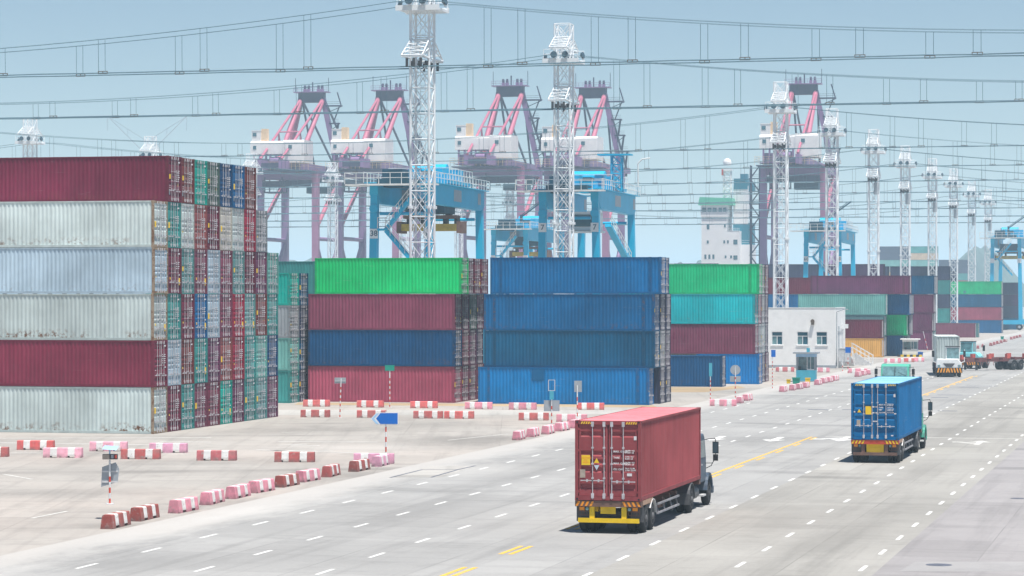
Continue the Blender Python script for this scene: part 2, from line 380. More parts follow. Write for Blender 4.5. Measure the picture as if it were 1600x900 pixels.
def stack(corner, cols, where, group, lod=0, a=AY, gap=0.02):
    """corner: ground point of the front right bottom corner; cols[j] = list of tiers (colour, height, length, dx[, dict])"""
    u, v = U(a), V(a)
    for j, tiers in enumerate(cols):
        z = 0.0
        for i, tr in enumerate(tiers):
            if tr is None: z += HC; continue
            cname, H, L, dx = tr[:4]; ex = dict(tr[4]) if len(tr) > 4 else {}
            if cname:
                dy = ex.pop('dy', 0.0) + rnd.uniform(-0.03, 0.03)
                p = Vector(corner) + u * (dx - L / 2 + rnd.uniform(-0.03, 0.03)) + v * (CW / 2 + j * (CW + gap) + dy) + Vector((0, 0, z))
                tier = 'top' if i == len(tiers) - 1 and i > 0 else ORD[i]
                extra = ex.pop('say', '')
                lab = ex.pop('label', None) or f"{extra + ' ' if extra else ''}{cname} container, {tier} tier, {RANK[j]} row of {where}"
                c = PAL[cname]; q = rnd.uniform(0.9, 1.12)
                kw = dict(dec=rnd.randrange(5), rust=rnd.uniform(0.0, 0.25)); kw.update(ex)
                container(lab, p, -a, shade(c, q), L, H, group, lod, **kw)
            z += H
def T(c, H=HC, L=L40, dx=0.0, **k): return (c, H, L, dx, k)
PR = dict(frust=0.8, framecol=col(150, 132, 112))
# --- the tallest stack
S1 = [
 ['pale grey', 'wine', 'pale grey', 'pale blue', 'pale grey', None],
 ['maroon', 'pale blue', 'teal', 'maroon', 'teal', 'maroon'],
 ['teal', 'brown red', 'maroon', 'grey teal', 'pale grey', 'brown red'],
 ['mauve', 'teal', 'blue', 'mauve', 'salmon', 'bright teal'],
 ['maroon', 'plum', 'pale blue', 'pale blue', 'maroon', 'grey green'],
 ['bright teal', 'salmon', 'mauve', 'mauve', 'off white', 'navy'],
 ['plum', 'crimson', 'crimson', 'grey teal', 'pale grey', 'blue'],
 ['teal', 'teal', 'grey teal', 'maroon', 'crimson', 'brown red'],
 ['grey teal', 'light teal', 'brown red', 'plum', 'grey', None],
 ['plum', 'navy', 'teal', 'light teal', None, None]]
cols = []
for j, tiers in enumerate(S1):
    cc = []
    for i, c in enumerate(tiers):
        if c is None: continue
        k = {}
        if j == 0 and c.startswith('pale'): k = dict(PR); k['rust'] = [1.0, 0, 0.8, 0.25, 0.45][i]; k['say'] = ['rust stained', '', 'scuffed', '', ''][i]
        cc.append(T(c, HC, L40, 0, **k))
    cols.append(cc)
P1 = gp(240.5, 678.3)
stack(P1, cols, "the tallest stack", "containers in the tallest stack")
# --- block half hidden behind the tallest stack
stack(gp(453, 630), [[T('teal', ST), T('light teal', ST), T('grey', ST), T('bright teal', ST)], [T('slate', ST), T('deep teal blue', ST), T('slate', ST), T('deep teal blue', ST)]], "the block squeezed behind the tallest stack", "containers behind the tallest stack")  # second row in dark colours, standing in for shade in the alley
stack(gp(492, 613), [[T('teal', HC), T('grey teal', HC), T('grey', HC), T('teal', HC)]], "the far block behind the tallest stack", "containers behind the tallest stack", lod=1)
# --- stack under the green container
stack(gp(710, 629.6), [
 [T('rose'), T('navy'), T('mauve'), T('vivid green', dx=0.55)],
 [T('mauve'), T('mauve'), T('plum'), T('maroon', dx=0.4)],
 [T('mauve'), T('plum'), T('grey green'), T('wine', dx=0.4)],
 [T('maroon'), T('dark purple'), T('plum'), T('maroon', dx=0.4)]], "the green topped stack", "containers in the green topped stack")
# --- the all-blue stack
stack(gp(1023, 633), [
 [T('bright blue', L=L45, dx=-0.45, dy=-0.25), T('deep teal blue', L=L45, dx=0.0), T('blue', L=L45), T('blue', L=L45, dx=0.5, say='darker')],
 [T('slate', L=L45), T('grey', L=L45), T('slate', L=L45), T('navy', L=L45, dx=0.3)],
 [T('slate', L=L45), T('dark purple', L=L45), T('slate', L=L45)]], "the all blue stack", "containers in the all blue stack")
# --- stack beside the white building
stack(gp(1179, 600.4), [
 [T('bright blue', L=L20, dx=0.4), T('mauve'), T('aqua'), T('green', L=L45, dx=0.4)],
 [T('grey'), T('grey'), T('mauve'), T('off white')],
 [T('slate'), T('pale grey'), T('grey'), T('grey green')],
 [T('plum'), T('slate'), T('dark purple'), T('plum')]], "the stack beside the white building", "containers beside the white building")
container("navy container on the ground before the stack beside the white building", gp(1128, 604.6) + U(AY) * (-L40 / 2) + V(AY) * (CW / 2), -AY, PAL['navy'], L40, HC, "containers beside the white building", dec=1)
# --- blocks along the far side of the road
g5 = "containers behind the white building"
stack(gp(1378, 558.3), [
 [T('yellow', ST), T('maroon', ST)],
 [T('grey'), T('grey teal', dx=0.1), T('light teal', dx=0.3)],
 [T('slate'), T('teal'), T('grey'), T('plum', ST, L=L45, dx=3.4)],
 [T('grey'), T('grey green'), T('slate'), T('plum', ST, L=L45, dx=3.0)]], "the block behind the white building", g5, lod=1)
stack(gp(1283, 547), [[T('navy'), T('navy'), T('blue'), T('maroon', ST)], ], "the block showing past the lattice mast", g5, lod=1)
stack(gp(1410, 556.5), [
 [T('blue', L=L20), T('green', L=L20, dx=0.6), T('blue', L=L20, dx=1.0)],
 [T('grey', L=L20, dx=0.5), T('slate', L=L20, dx=0.8), T('slate', L=L20, dx=1.0)],
 [T('slate', L=L20, dx=0.5), T('grey', L=L20, dx=0.8), T('navy', L=L20, dx=1.0)]], "the short block by the guard hut", "containers by the guard hut", lod=1)
stack(gp(1457, 547), [
 [T('plum', L=L20, dx=-0.1), T('plum', L=L20), T('plum', L=L20, dx=0.2), T('deep teal blue', L=L20, dx=0.3)],
 [T('teal', L=L20), T('grey', L=L20), T('slate', L=L20), T('grey', L=L20, dx=0.3)],
 [T('grey teal', L=L20), T('slate', L=L20), T('grey', L=L20), T('slate', L=L20, dx=0.3)]], "the plum block beyond the guard hut", "containers by the guard hut", lod=1)
container("lone mauve container on the ground beside the far green topped block", gp(1524, 527.5) + U(AY) * (-L40 / 2) + V(AY) * (CW / 2), -AY, PAL['mauve'], L40, HC, "far containers along the road", 1)
container("lone teal container on the ground behind the lone mauve one", gp(1524, 527.5) + U(AY) * (-L40 / 2 + .5) + V(AY) * (CW * 1.5 + 0.1), -AY, PAL['grey teal'], L40, HC, "far containers along the road", 1)
stack(gp(1565, 520.5), [
 [T('blue'), T('rose'), T('deep teal blue'), T('green')],
 [T('slate'), T('plum'), T('slate'), T('grey')],
 [T('grey'), T('slate'), T('slate')]], "the far green topped block", "far containers along the road", lod=1)
stack(gp(1494, 514), [[T('sand'), T('sand'), T('deep teal blue'), T('deep teal blue'), T('slate')], [T('grey'), T('grey'), T('slate'), T('teal'), T('slate')]], "the dark block far up the road", "far containers along the road", lod=1)
stack(gp(1595, 515), [[T('deep teal blue'), T('slate'), T('dark purple'), T('slate')], [T('grey'), T('slate'), T('slate'), T('slate')]], "the last block up the road", "far containers along the road", lod=1)
# --- hazy blocks on the quay and on the ships
def far_block(px, d, nx, tiers, where, group, pal, rows=1, z0=0.0, L=L40, a=AY):
    u, v = U(a), V(a); p0 = at(px, d)
    NUM = ['first', 'second', 'third', 'fourth', 'fifth', 'sixth', 'seventh', 'eighth', 'ninth']
    for i in range(nx):
        tn = tiers[i] if isinstance(tiers, (list, tuple)) else tiers
        for k in range(tn):
            c = pal[rnd.randrange(len(pal))]
            p = p0 + u * (i * (L + 0.4) + L / 2) + v * CW / 2 + Vector((0, 0, z0 + k * HC))
            t = 'top' if k == tn - 1 and k else ORD[k]
            container(f"hazy {c} container, {t} tier, {NUM[i]} column of {where}", p, -a, PAL[c], L, HC, group, 2)
far_block(352, 560, 4, 5, "the far purple wall", "hazy far containers", ['slate', 'dark purple', 'slate', 'plum'])
far_block(835, 600, 4, 5, "the far dark wall", "hazy far containers", ['slate', 'teal', 'slate', 'dark purple'])
far_block(1180, 520, 2, 5, "the quay block under the striped mast", "hazy far containers", ['dark purple', 'slate', 'grey'])
far_block(1228, 700, 3, 5, "the quay block behind the blue gantry", "hazy far containers", ['grey', 'teal', 'slate', 'sand', 'light teal'])
far_block(1296, 560, 2, 5, "the teal quay block", "hazy far containers", ['teal', 'teal', 'deep teal blue', 'slate'])
far_block(1374, 1150, 3, [8, 8, 6], "the high deck cargo", "hazy deck cargo", ['sand', 'slate', 'grey', 'light teal', 'teal', 'salmon'], z0=6)
far_block(1055, 900, 2, 5, "the pale cargo before the ship", "hazy far containers", ['grey', 'slate', 'mauve'])
far_block(1060 - 75, 760, 2, 6, "the pale cargo beside the seventh gantry", "hazy far containers", ['pale grey', 'teal', 'slate'])

for o in [x for x in COL.objects if x.get("label", "").startswith("bright blue container, bottom tier, front row of the all blue")]:
    pm_ = MB(); pm_.box(-2.5, -1.5, -1.203, -1.188, 1.85, 2.75); pm_.build("repair_patch", [M['paint']], o, color=PAL['blue'])
for o in [x for x in COL.objects if x.get("label", "").startswith("green container, top tier, front row of the far green")]:
    pm_ = MB(); pm_.box(-2.3, -1.7, -1.203, -1.188, 0.25, 0.8); pm_.build("repair_patch", [M['paint']], o, color=PAL['teal'])
# ------------------------------------------------------------------ floodlight masts
def lattice(mb, w, z0, z1, step, rl, rb, mi=0, M=None, faces=4):
    h = w / 2; cs = [(-h, -h), (h, -h), (h, h), (-h, h)]
    def P(x, y, z):
        p = Vector((x, y, z)); return M @ p if M is not None else p
    for x, y in cs: mb.tube(P(x, y, z0), P(x, y, z1), rl, 8, mi)
    n = max(1, round((z1 - z0) / step)); dz = (z1 - z0) / n
    for i in range(n):
        za, zb = z0 + i * dz, z0 + (i + 1) * dz
        for k in range(faces):
            a, b = cs[k], cs[(k + 1) % 4]
            mb.tube(P(*a, zb), P(*b, zb), rb, 5, mi, cap=False)
            mb.tube(P(*a, za), P(*b, zb), rb, 5, mi, cap=False)
            mb.tube(P(*b, za), P(*a, zb), rb * 0.8, 5, mi, cap=False)
MAST = {}
def mast_meshes():
    if MAST: return MAST
    w = 1.62
    m = MB(); lattice(m, w, 0, 32.6, 2.15, 0.115, 0.042)
    for z in (16.0,):
        for x in (-w / 2, w / 2):
            for y in (-w / 2, w / 2): m.tube((x, y, z - 0.12), (x, y, z + 0.12), 0.24, 10)
    for x in (-0.22, 0.22): m.tube((x, 0.1, 0), (x, 0.1, 32.6), 0.025, 4)
    for i in range(60): m.tube((-0.22, 0.1, 0.4 + i * 0.54), (0.22, 0.1, 0.4 + i * 0.54), 0.018, 4, 0, cap=False)
    MAST['shaft'] = m.mesh("shaft", [M['tower']])
    p = MB()
    p.box(-1.75, 1.75, -1.5, 1.5, 32.55, 32.75, 0)
    p.box(-1.9, 1.9, -1.6, -1.45, 32.5, 32.95, 0); p.box(-1.9, 1.9, 1.45, 1.6, 32.5, 32.95, 0)
    for x in (-1.8, -0.6, 0.6, 1.8):
        for y in (-1.5, 1.5): p.tube((x, y, 32.9), (x, y, 33.9), 0.03, 5)
    for y in (-1.5, 1.5):
        for z in (33.4, 33.9): p.tube((-1.8, y, z), (1.8, y, z), 0.03, 5)
    MAST['platform'] = p.mesh("platform", [M['tower']])
    c = MB(); lattice(c, w, 32.75, 36.6, 1.9, 0.09, 0.04)
    for y0 in (-w / 2, w / 2):
        c.tube((-w / 2, y0, 33.0), (w / 2, y0, 36.4), 0.045, 5); c.tube((w / 2, y0, 33.0), (-w / 2, y0, 36.4), 0.045, 5)
    MAST['cage'] = c.mesh("head_cage", [M['tower']])
    def flap(s, zt, zb, out):
        f = MB(); h = w / 2; y0, y1 = s * h, s * (h + out)
        A, B, Cc, D = Vector((-h, y0, zt)), Vector((h, y0, zt)), Vector((h * 1.12, y1, zb)), Vector((-h * 1.12, y1, zb))
        for p_, q_ in ((A, B), (B, Cc), (Cc, D), (D, A)): f.tube(p_, q_, 0.065, 6)
        for t in (0.25, 0.5, 0.75): f.tube(A.lerp(D, t), B.lerp(Cc, t), 0.042, 5)
        for t in (0.0, 0.25, 0.5, 0.75): f.tube(A.lerp(D, t), B.lerp(Cc, t + 0.25), 0.035, 5)
        for x in (-h, h): f.tube((x, y0, zb - 0.1), (x * 1.12, y1, zb), 0.08, 6); f.tube((x, y0, (zt + zb) / 2), (x * 1.12, y1, zb), 0.05, 5)
        f.tube((-h * 1.12, y1, zb - 0.12), (h * 1.12, y1, zb - 0.12), 0.06, 6)
        return f.mesh("cable_outrigger", [M['tower']])
    MAST['flaps'] = [flap(s, zt, zb, o) for zt, zb, o in ((30.1, 28.6, 2.4), (35.2, 34.0, 2.0)) for s in (-1, 1)]
    ins = MB()
    for s in (-1, 1):
        for x in (-0.6, 0, 0.6):
            ins.tube((x, s * 2.6, 28.4), (x, s * 2.6, 27.7), 0.12, 6); ins.tube((x, s * 0.9, 28.3), (x, s * 0.9, 27.9), 0.14, 6)
    MAST['insulators'] = ins.mesh("insulator", [M['dark']])
    l = MB(); l.lathe([(-0.22, 0.12), (-0.1, 0.3), (0.12, 0.36), (0.14, 0.33)], (0, 0, 0), 'y', 12, 0); l.box(-0.04, 0.04, -0.1, 0.1, -0.45, -0.1, 1)
    MAST['lamp'] = l.mesh("floodlight", [M['lamp'], M['galv']])
    bx = MB(); bx.box(0.1, w / 2 + 0.1, -w / 2 - 0.1, 0.1, 25.6, 27.6); MAST['box'] = bx.mesh("control_box", [M['signgrey']])
    return MAST
def mast(label, px, d, group, box=False, lod=0):
    ms = mast_meshes(); p = at(px, d)
    t = thing("floodlight_mast", label, "floodlight mast", p, -AR, group)
    put("shaft", ms['shaft'], t); put("platform", ms['platform'], t); put("head_cage", ms['cage'], t)
    for f in ms['flaps']: put("cable_outrigger", f, t)
    put("insulator", ms['insulators'], t)
    for x, y, rz in ((-0.65, -1.75, 180), (0.55, -1.75, 160), (-2.05, 0.2, 110), (2.05, -0.4, -100), (0.3, 1.75, 0)):
        l = put("floodlight", ms['lamp'], t, (x, y, 33.3)); l.rotation_euler = (R(12), 0, R(rz))
    if box: put("control_box", ms['box'], t)
    return t
MASTS = [(660, 227), (881, 278), (1220, 354), (1300, 405), (1365, 456), (1414.5, 506), (1457, 554), (1490, 599), (1518.5, 660), (1544, 717)]
gm = "floodlight masts along the road"
wh = ["tallest and nearest white lattice mast before the blue gantry numbered thirty eight", "second nearest white lattice mast before the blue gantry numbered seven",
      "white lattice mast rising behind the white building", "white lattice mast before the blue gantry behind the plum container", "first mast up the road past the plum long container",
      "second mast up the road past the plum long container", "third mast up the road, above the plum block", "fourth mast up the road, above the green far block",
      "fifth mast up the road, above the green far block", "farthest mast up the road, beside the last blue gantry"]
for (px, d), lb in zip(MASTS, wh): mast(lb, px, d, gm, d > 420)
LM = [(47, 427), (235, 476), (393, 534), (520, 571), (631, 625), (717, 672), (797, 722)]
wl = ["farthest left white mast head above the tallest stack", "white mast head above the middle of the tallest stack", "white mast tip by the end of the tallest stack",
      "white mast between the first two quay cranes", "white mast behind the blue leg numbered thirty eight", "small white mast behind the yellow spreader", "small hazy white mast behind the small far gantry"]
for (px, d), lb in zip(LM, wl): mast(lb, px, d, "floodlight masts on the quay")
# ------------------------------------------------------------------ overhead cables carried by the masts
def zmess(t):
    q = abs((t + 1e5 * 129) % 129); q = min(q, 129 - q)
    return 33.3 - 0.125 * q + 0.00097 * q * q
def zcond(t, s):
    q = abs((t + 1e5 * 9.3 + s) % 9.3); q = min(q, 9.3 - q)
    return 27.65 + 0.012 * q
def cable(label, px, d, side, tmin, tmax, group, thick):
    t0 = thing("overhead_cable", label, "overhead cable", at(px, d), -AR, group)
    y = side * 2.5; sh = 0 if side < 0 else 4.2
    dz = 0.25 if side > 0 else 0
    n = int((tmax - tmin) / 4) + 1; ts = [tmin + i * (tmax - tmin) / n for i in range(n + 1)]
    cd = MB()
    for o in (-0.12, 0.12): cd.path([(t, y + o, zcond(t, sh) + dz + (0.06 if o > 0 else 0)) for t in ts], 0.029 * thick, 4)
    cd.build("conductor", M['cable'], t0)
    for o in (-0.25, 0.25):
        me = MB(); me.path([(t, y + o, zmess(t) + dz + (0.1 if o > 0 else 0)) for t in ts], 0.015 * thick, 4); me.build("messenger_wire", M['cable'], t0)
    k = math.ceil((tmin + sh) / 9.3); hm = None
    while k * 9.3 - sh < tmax:
        t = k * 9.3 - sh; k += 1
        q = (t % 129); q = min(q, 129 - q)
        if q < 5: continue
        h = MB(); a = 0.62
        for dx in (-a / 2, a / 2):
            h.tube((t + dx, y - 0.25, zmess(t) + dz), (t + dx, y - 0.2, zcond(t, sh) + dz + 0.2), 0.02 * thick, 4, 0, cap=False)
        for z in (0.0, 0.2): h.beam((t - a / 2 - 0.1, y, zcond(t, sh) + dz + z), (t + a / 2 + 0.1, y, zcond(t, sh) + dz + z), 0.06, 0.06, 1)
        for dx in (-a / 2 - 0.1, 0, a / 2 + 0.1): h.beam((t + dx, y, zcond(t, sh) + dz - 0.02), (t + dx, y, zcond(t, sh) + dz + 0.22), 0.06, 0.06, 1)
        h.build("hanger", [M['cable'], M['insul']], t0)
names = ["nearest", "second nearest", "third nearest", "fourth nearest", "fifth nearest", "sixth nearest", "seventh nearest", "eighth nearest", "ninth nearest", "farthest"]
for i, ((px, d), nm) in enumerate(zip(MASTS, names)):
    x0 = (px - 800) / F * d
    tl = -(0.19 * d + x0) / 0.97 - 45; tr = (0.19 * d - x0) / 0.97 + 70
    tl = max(tl, -125 - 0.42 * d)
    for s in (-1, 1):
        cable(f"{'front' if s < 0 else 'rear'} overhead cable with hangers on the {nm} line of masts", px, d, s, tl, tr, "overhead cables across the sky", 0.9 + 0.0006 * d)
# ------------------------------------------------------------------ quay cranes
QC = None
M['quaylit'] = mat('quay_crane_sunlit', (0.33, 0.14, 0.25), rough=0.5, var=0.12, scale=0.3)  # crane paint made pinker for the one leg standing in sunlight
def quay_crane(px, d, label, stair=False):
    global QC
    if QC is None:
        P = []
        Q, B = 16.0, 22.0
        def part(name, fn, m):
            mb = MB(); fn(mb); P.append((name, mb.mesh(name, m if isinstance(m, list) else [m]), []))
            return P[-1]
        for (x, y) in ((0, 0), (Q, 0), (0, B), (Q, B)):
            mk = M['quaylit'] if (x == Q and y == 0) else M['quay']
            part("leg", lambda m, x=x, y=y: m.beam((x, y, 1.6), (x, y, 43), 1.75, 1.75), mk)
            def bog(m, x=x, y=y):
                for k in (-2.4, -0.8, 0.8, 2.4): m.lathe([(-0.3, 0.4), (0.3, 0.4)], (x + k, y, 0.4), 'y', 10)
                m.box(x - 3, x + 3, y - 0.5, y + 0.5, 0.75, 1.7)
            part("bogie", bog, M['quaydark'])
        for y in (0, B):
            part("portal_beam", lambda m, y=y: m.beam((0.9, y, 41.4), (Q - 0.9, y, 41.4), 1.4, 2.2), M['quaydark'] if y else M['quay'])
        for x in (0, Q):
            part("side_beam", lambda m, x=x: m.beam((x, 0.9, 41.8), (x, B - 0.9, 41.8), 1.2, 1.8), M['quay'])
            part("cross_brace", lambda m, x=x: m.tube((x, 0.8, 24), (x, B - 0.8, 24), 0.55, 10), M['quay'])
            part("diagonal_brace", lambda m, x=x: m.tube((x, 0.5, 27), (x, B - 0.6, 41), 0.6, 10), M['quaypink'])
            part("diagonal_brace", lambda m, x=x: m.tube((x, B - 0.6, 23), (x, B * 0.45, 11), 0.55, 10), M['quay'])
            part("diagonal_brace", lambda m, x=x: m.tube((x, 0.6, 23), (x, B * 0.45, 11), 0.55, 10), M['quay'])
        for x in (5.0, 11.0):
            part("boom_girder", lambda m, x=x: (m.beam((x, -16, 43.9), (x, 46, 43.9), 1.0, 2.4), m.beam((x, 46, 44.3), (x, 60, 44.6), 0.9, 1.6)), M['quay'])
        def cross(m):
            for y in (-15.5, -8, 0, 8, 15, 24, 34, 45, 58): m.beam((5.2, y, 43.6), (10.8, y, 43.6), 0.6, 1.3)
            m.box(-0.6, 16.4, -10, 3, 42.3, 42.6)
        part("girder_tie", cross, M['quaydark'])
        def house(m):
            m.prism([(-9.5, 44.6), (-1.2, 44.6), (-1.2, 50.2), (-1.6, 50.8), (-9.1, 50.8), (-9.5, 50.2)], 'x', 9.6, 15.6)
            m.prism([(-9.3, 47.0), (-1.4, 47.0), (-1.4, 50.0), (-1.8, 50.6), (-8.9, 50.6), (-9.3, 50.0)], 'x', 0.2, 9.58)
            for x in [9.8 + 0.5 * i for i in range(12)]: m.box(x, x + 0.05, -9.53, -9.5, 44.8, 50.0)
        h = part("machinery_house", house, M['house'])
        w = MB()
        w.box(11.2, 12.2, -9.6, -9.54, 48.4, 49.4); h[2].append(("window", w.mesh("window", [M['glass']])))
        w = MB(); w.box(1.0, 1.9, -9.4, -9.32, 48.3, 49.3); h[2].append(("window", w.mesh("window", [M['glass']])))
        def cabin(m):
            m.box(0.4, 3.0, -8.8, -6.2, 50.6, 53.4)
            m.box(0.3, 3.1, -8.9, -6.1, 53.4, 53.55); m.box(3.0, 4.6, -8.3, -6.4, 50.6, 54.0, 1)
        h = part("roof_cabin", cabin, [M['house'], M['beige']])
        w = MB(); w.box(0.7, 1.8, -8.88, -8.82, 51.9, 52.9); h[2].append(("window", w.mesh("window", [M['glass']])))
        def mach(m):
            for x in (1.0, 2.6, 4.4, 5.6, 7.2, 8.8): m.box(x, x + 0.45, -9.2, -8.7, 43.2, 47.0)
            m.box(1.2, 4.2, -8.5, -4, 43.2, 45.8); m.box(5.6, 8.8, -8.8, -5, 43.2, 46.2); m.box(2.6, 5.8, -9.0, -8.2, 45.4, 45.7)
            m.lathe([(0, 0.9), (2.4, 0.9)], (6.0, -9, 45), 'x', 12)
            m.box(0.2, 9.4, -9.4, -1.4, 43.1, 43.3)
        part("winch_machinery", mach, M['quay'])
        def rails(m):
            for z in (43.6, 44.2, 44.8):
                m.beam((-1, -10, z), (17, -10, z), 0.06); m.beam((17, -10, z), (17, 3, z), 0.06); m.beam((-1, -10, z), (-1, 3, z), 0.06)
            for k in range(16): m.beam((-1 + k * 1.2, -10, 42.6), (-1 + k * 1.2, -10, 44.8), 0.06)
        part("railing", rails, M['beige'])
        for s, x in ((-1, 4.7), (1, 11.3)):
            part("frame_leg", lambda m, x=x, s=s: m.beam((8 + s * 8, B, 43), (x, B, 64.4), 1.3, 1.3), M['quaypink'] if s < 0 else M['quay'])
            part("frame_brace", lambda m, x=x, s=s: m.tube((x, B, 64.2), (8 + s * 3, 0, 45), 0.72, 12), M['quaypink'])
            part("backstay", lambda m, x=x, s=s: m.tube((x, B, 64.2), (8 + s * 3, -15, 45.4), 0.36, 8), M['quaypink'])
            def strut(m, s=s, x=x):
                p = Vector((x, B, 64.2)).lerp(Vector((8 + s * 3, -15, 45.4)), 0.56); m.tube(p, (p.x, p.y, 45.2), 0.2, 6); m.tube(p, (p.x, p.y + 4, 45.2), 0.16, 6)
                if s < 0: m.tube(p, (p.x + 6.3, p.y, p.z), 0.22, 6)
            part("backstay_strut", strut, M['quaypink'])
            for yb, r in ((34, 0.3), (56, 0.3)):
                part("forestay", lambda m, x=x, yb=yb, r=r, s=s: m.beam((x + 0.4, B, 64), (8 + s * 3, yb, 45.2), 0.5, 0.4), M['quaydark'])
        def apex(m):
            m.box(4.2, 11.8, B - 1.0, B + 1.0, 63.2, 66.0, 0)
            m.box(3.0, 13.0, B - 1.8, B + 1.8, 66.0, 66.25, 1)
            for x in (5.6, 6.7, 9.6, 10.7):
                m.box(x, x + 0.7, B - 0.6, B + 0.6, 66.25, 67.1, 1); m.lathe([(0, 0.55), (0.5, 0.55)], (x + 0.1, B, 67.6), 'x', 10, 2)
            for x in (3.1, 8.2, 12.9): m.tube((x, B, 66.2), (x, B, 70.2 if x != 8.2 else 69), 0.09 if x != 8.2 else 0.2, 5, 2)
            for z in (66.8, 67.4):
                m.beam((3.0, B - 1.8, z), (13.0, B - 1.8, z), 0.07, 0.07, 1)
            for k in range(9): m.beam((3 + 1.25 * k, B - 1.8, 66.2), (3 + 1.25 * k, B - 1.8, 67.4), 0.06, 0.06, 1)
        part("apex_platform", apex, [M['quaydark'], M['quay'], M['quaydark']])
        def stp(m):
            zs = [62.0, 57.0, 52.6, 48.2]
            for i, z in enumerate(zs):
                x = 11.3 + (16 - 11.3) * (64.4 - z) / 21.4
                e = 2.8 if i else 4.6
                m.box(x + 0.4, x + 0.4 + e, B - 0.8, B + 0.8, z, z + 0.35)
                for zz in (0.8, 1.3): m.beam((x + 0.4, B - 0.8, z + zz), (x + 0.4 + e, B - 0.8, z + zz), 0.07)
                m.beam((x + 0.4 + e, B, z), (x + 0.6, B, z - 1.8), 0.18)
                zn = zs[i + 1] if i < 3 else 43.4
                xn = 11.3 + (16 - 11.3) * (64.4 - zn) / 21.4
                m.beam((x + 0.5 + e * 0.8, B + 0.4, z), (xn + 1.2, B + 0.4, zn + 0.2), 0.5, 0.25)
            m.beam((15.5, B, 66.0), (16.6, B, 62.4), 0.3)
        part("stair_platform", stp, M['quaydark'])
        def trol(m):
            m.box(4.4, 11.6, 27, 33, 41.5, 42.8); m.box(4.6, 11.4, 27.5, 32.5, 37.6, 39.4); m.box(9.8, 12.0, 34, 36.6, 39.6, 42.4)
            for x in (5.0, 11.0):
                for y in (27.8, 32.2): m.beam((x, y, 39.4), (x, y, 41.6), 0.12)
        part("trolley", trol, M['rtgdark'])
        def fest(m):
            for k in range(7):
                y = 3 + 2.7 * k
                for i in range(6):
                    a, b = i / 6, (i + 1) / 6
                    m.tube((4.2, y + 2.7 * a, 42.4 - 2.4 * math.sin(math.pi * a)), (4.2, y + 2.7 * b, 42.4 - 2.4 * math.sin(math.pi * b)), 0.1, 4, 0, cap=False)
        part("festoon_cable", fest, M['quaydark'])
        def under(m):
            m.box(1, 15, -1.4, -0.9, 38.4, 40.0); m.box(2, 7, -2.2, 2.0, 36.6, 37.0)
            for x in (2, 7):
                for y in (-2.2, 2): m.beam((x, y, 36.6), (x, y, 41), 0.3)
            for z in (37.6, 38.3): m.beam((2, -2.2, z), (7, -2.2, z), 0.1)
        part("service_platform", under, M['quaydark'])
        QC = P
    t = thing("quay_crane", label, "quay crane", at(px, d), -AY, "ship to shore cranes on the quay")
    for name, me, kids in QC:
        if name == "boom_girder" and False: continue
        o = put(name, me, t)
        for kn, km in kids: put(kn, km, o)
    if stair:
        m = MB()
        m.box(-3.6, -3.3, -0.6, -0.3, 0.1, 43); m.box(-1.2, -0.9, -0.6, -0.3, 0.1, 43); m.box(-3.6, -3.3, 1.6, 1.9, 0.1, 43); m.box(-1.2, -0.9, 1.6, 1.9, 0.1, 43)
        for i in range(12):
            z = 3.4 * i + 2; m.box(-3.8, -0.8, -0.8, 2.1, z, z + 0.2)
            m.beam((-3.5, -0.6, z), (-1.0, -0.6, z + 3.4), 0.4, 0.3) if i % 2 else m.beam((-1.0, -0.6, z), (-3.5, -0.6, z + 3.4), 0.4, 0.3)
            for zz in (0.7, 1.2): m.beam((-3.8, -0.85, z + zz), (-0.8, -0.85, z + zz), 0.08)
        m.build("stair_tower", M['quaydark'], t)
    return t
quay_crane(407, 745, "pink quay crane beside the end of the tallest stack")
quay_crane(531, 738, "pink quay crane partly hidden by the tallest white mast")
quay_crane(723, 722, "tallest looking pink quay crane between the two nearest white masts")
quay_crane(856, 728, "pink quay crane behind the second nearest white mast")
quay_crane(1193, 715, "lone pink quay crane with stair tower behind the white building", True)
M['oldyellow'] = mat("weathered_yellow", (0.52, 0.36, 0.05), rough=0.7, var=0.25, scale=1.5, dirt=(0.2, 0.15, 0.08, 1))
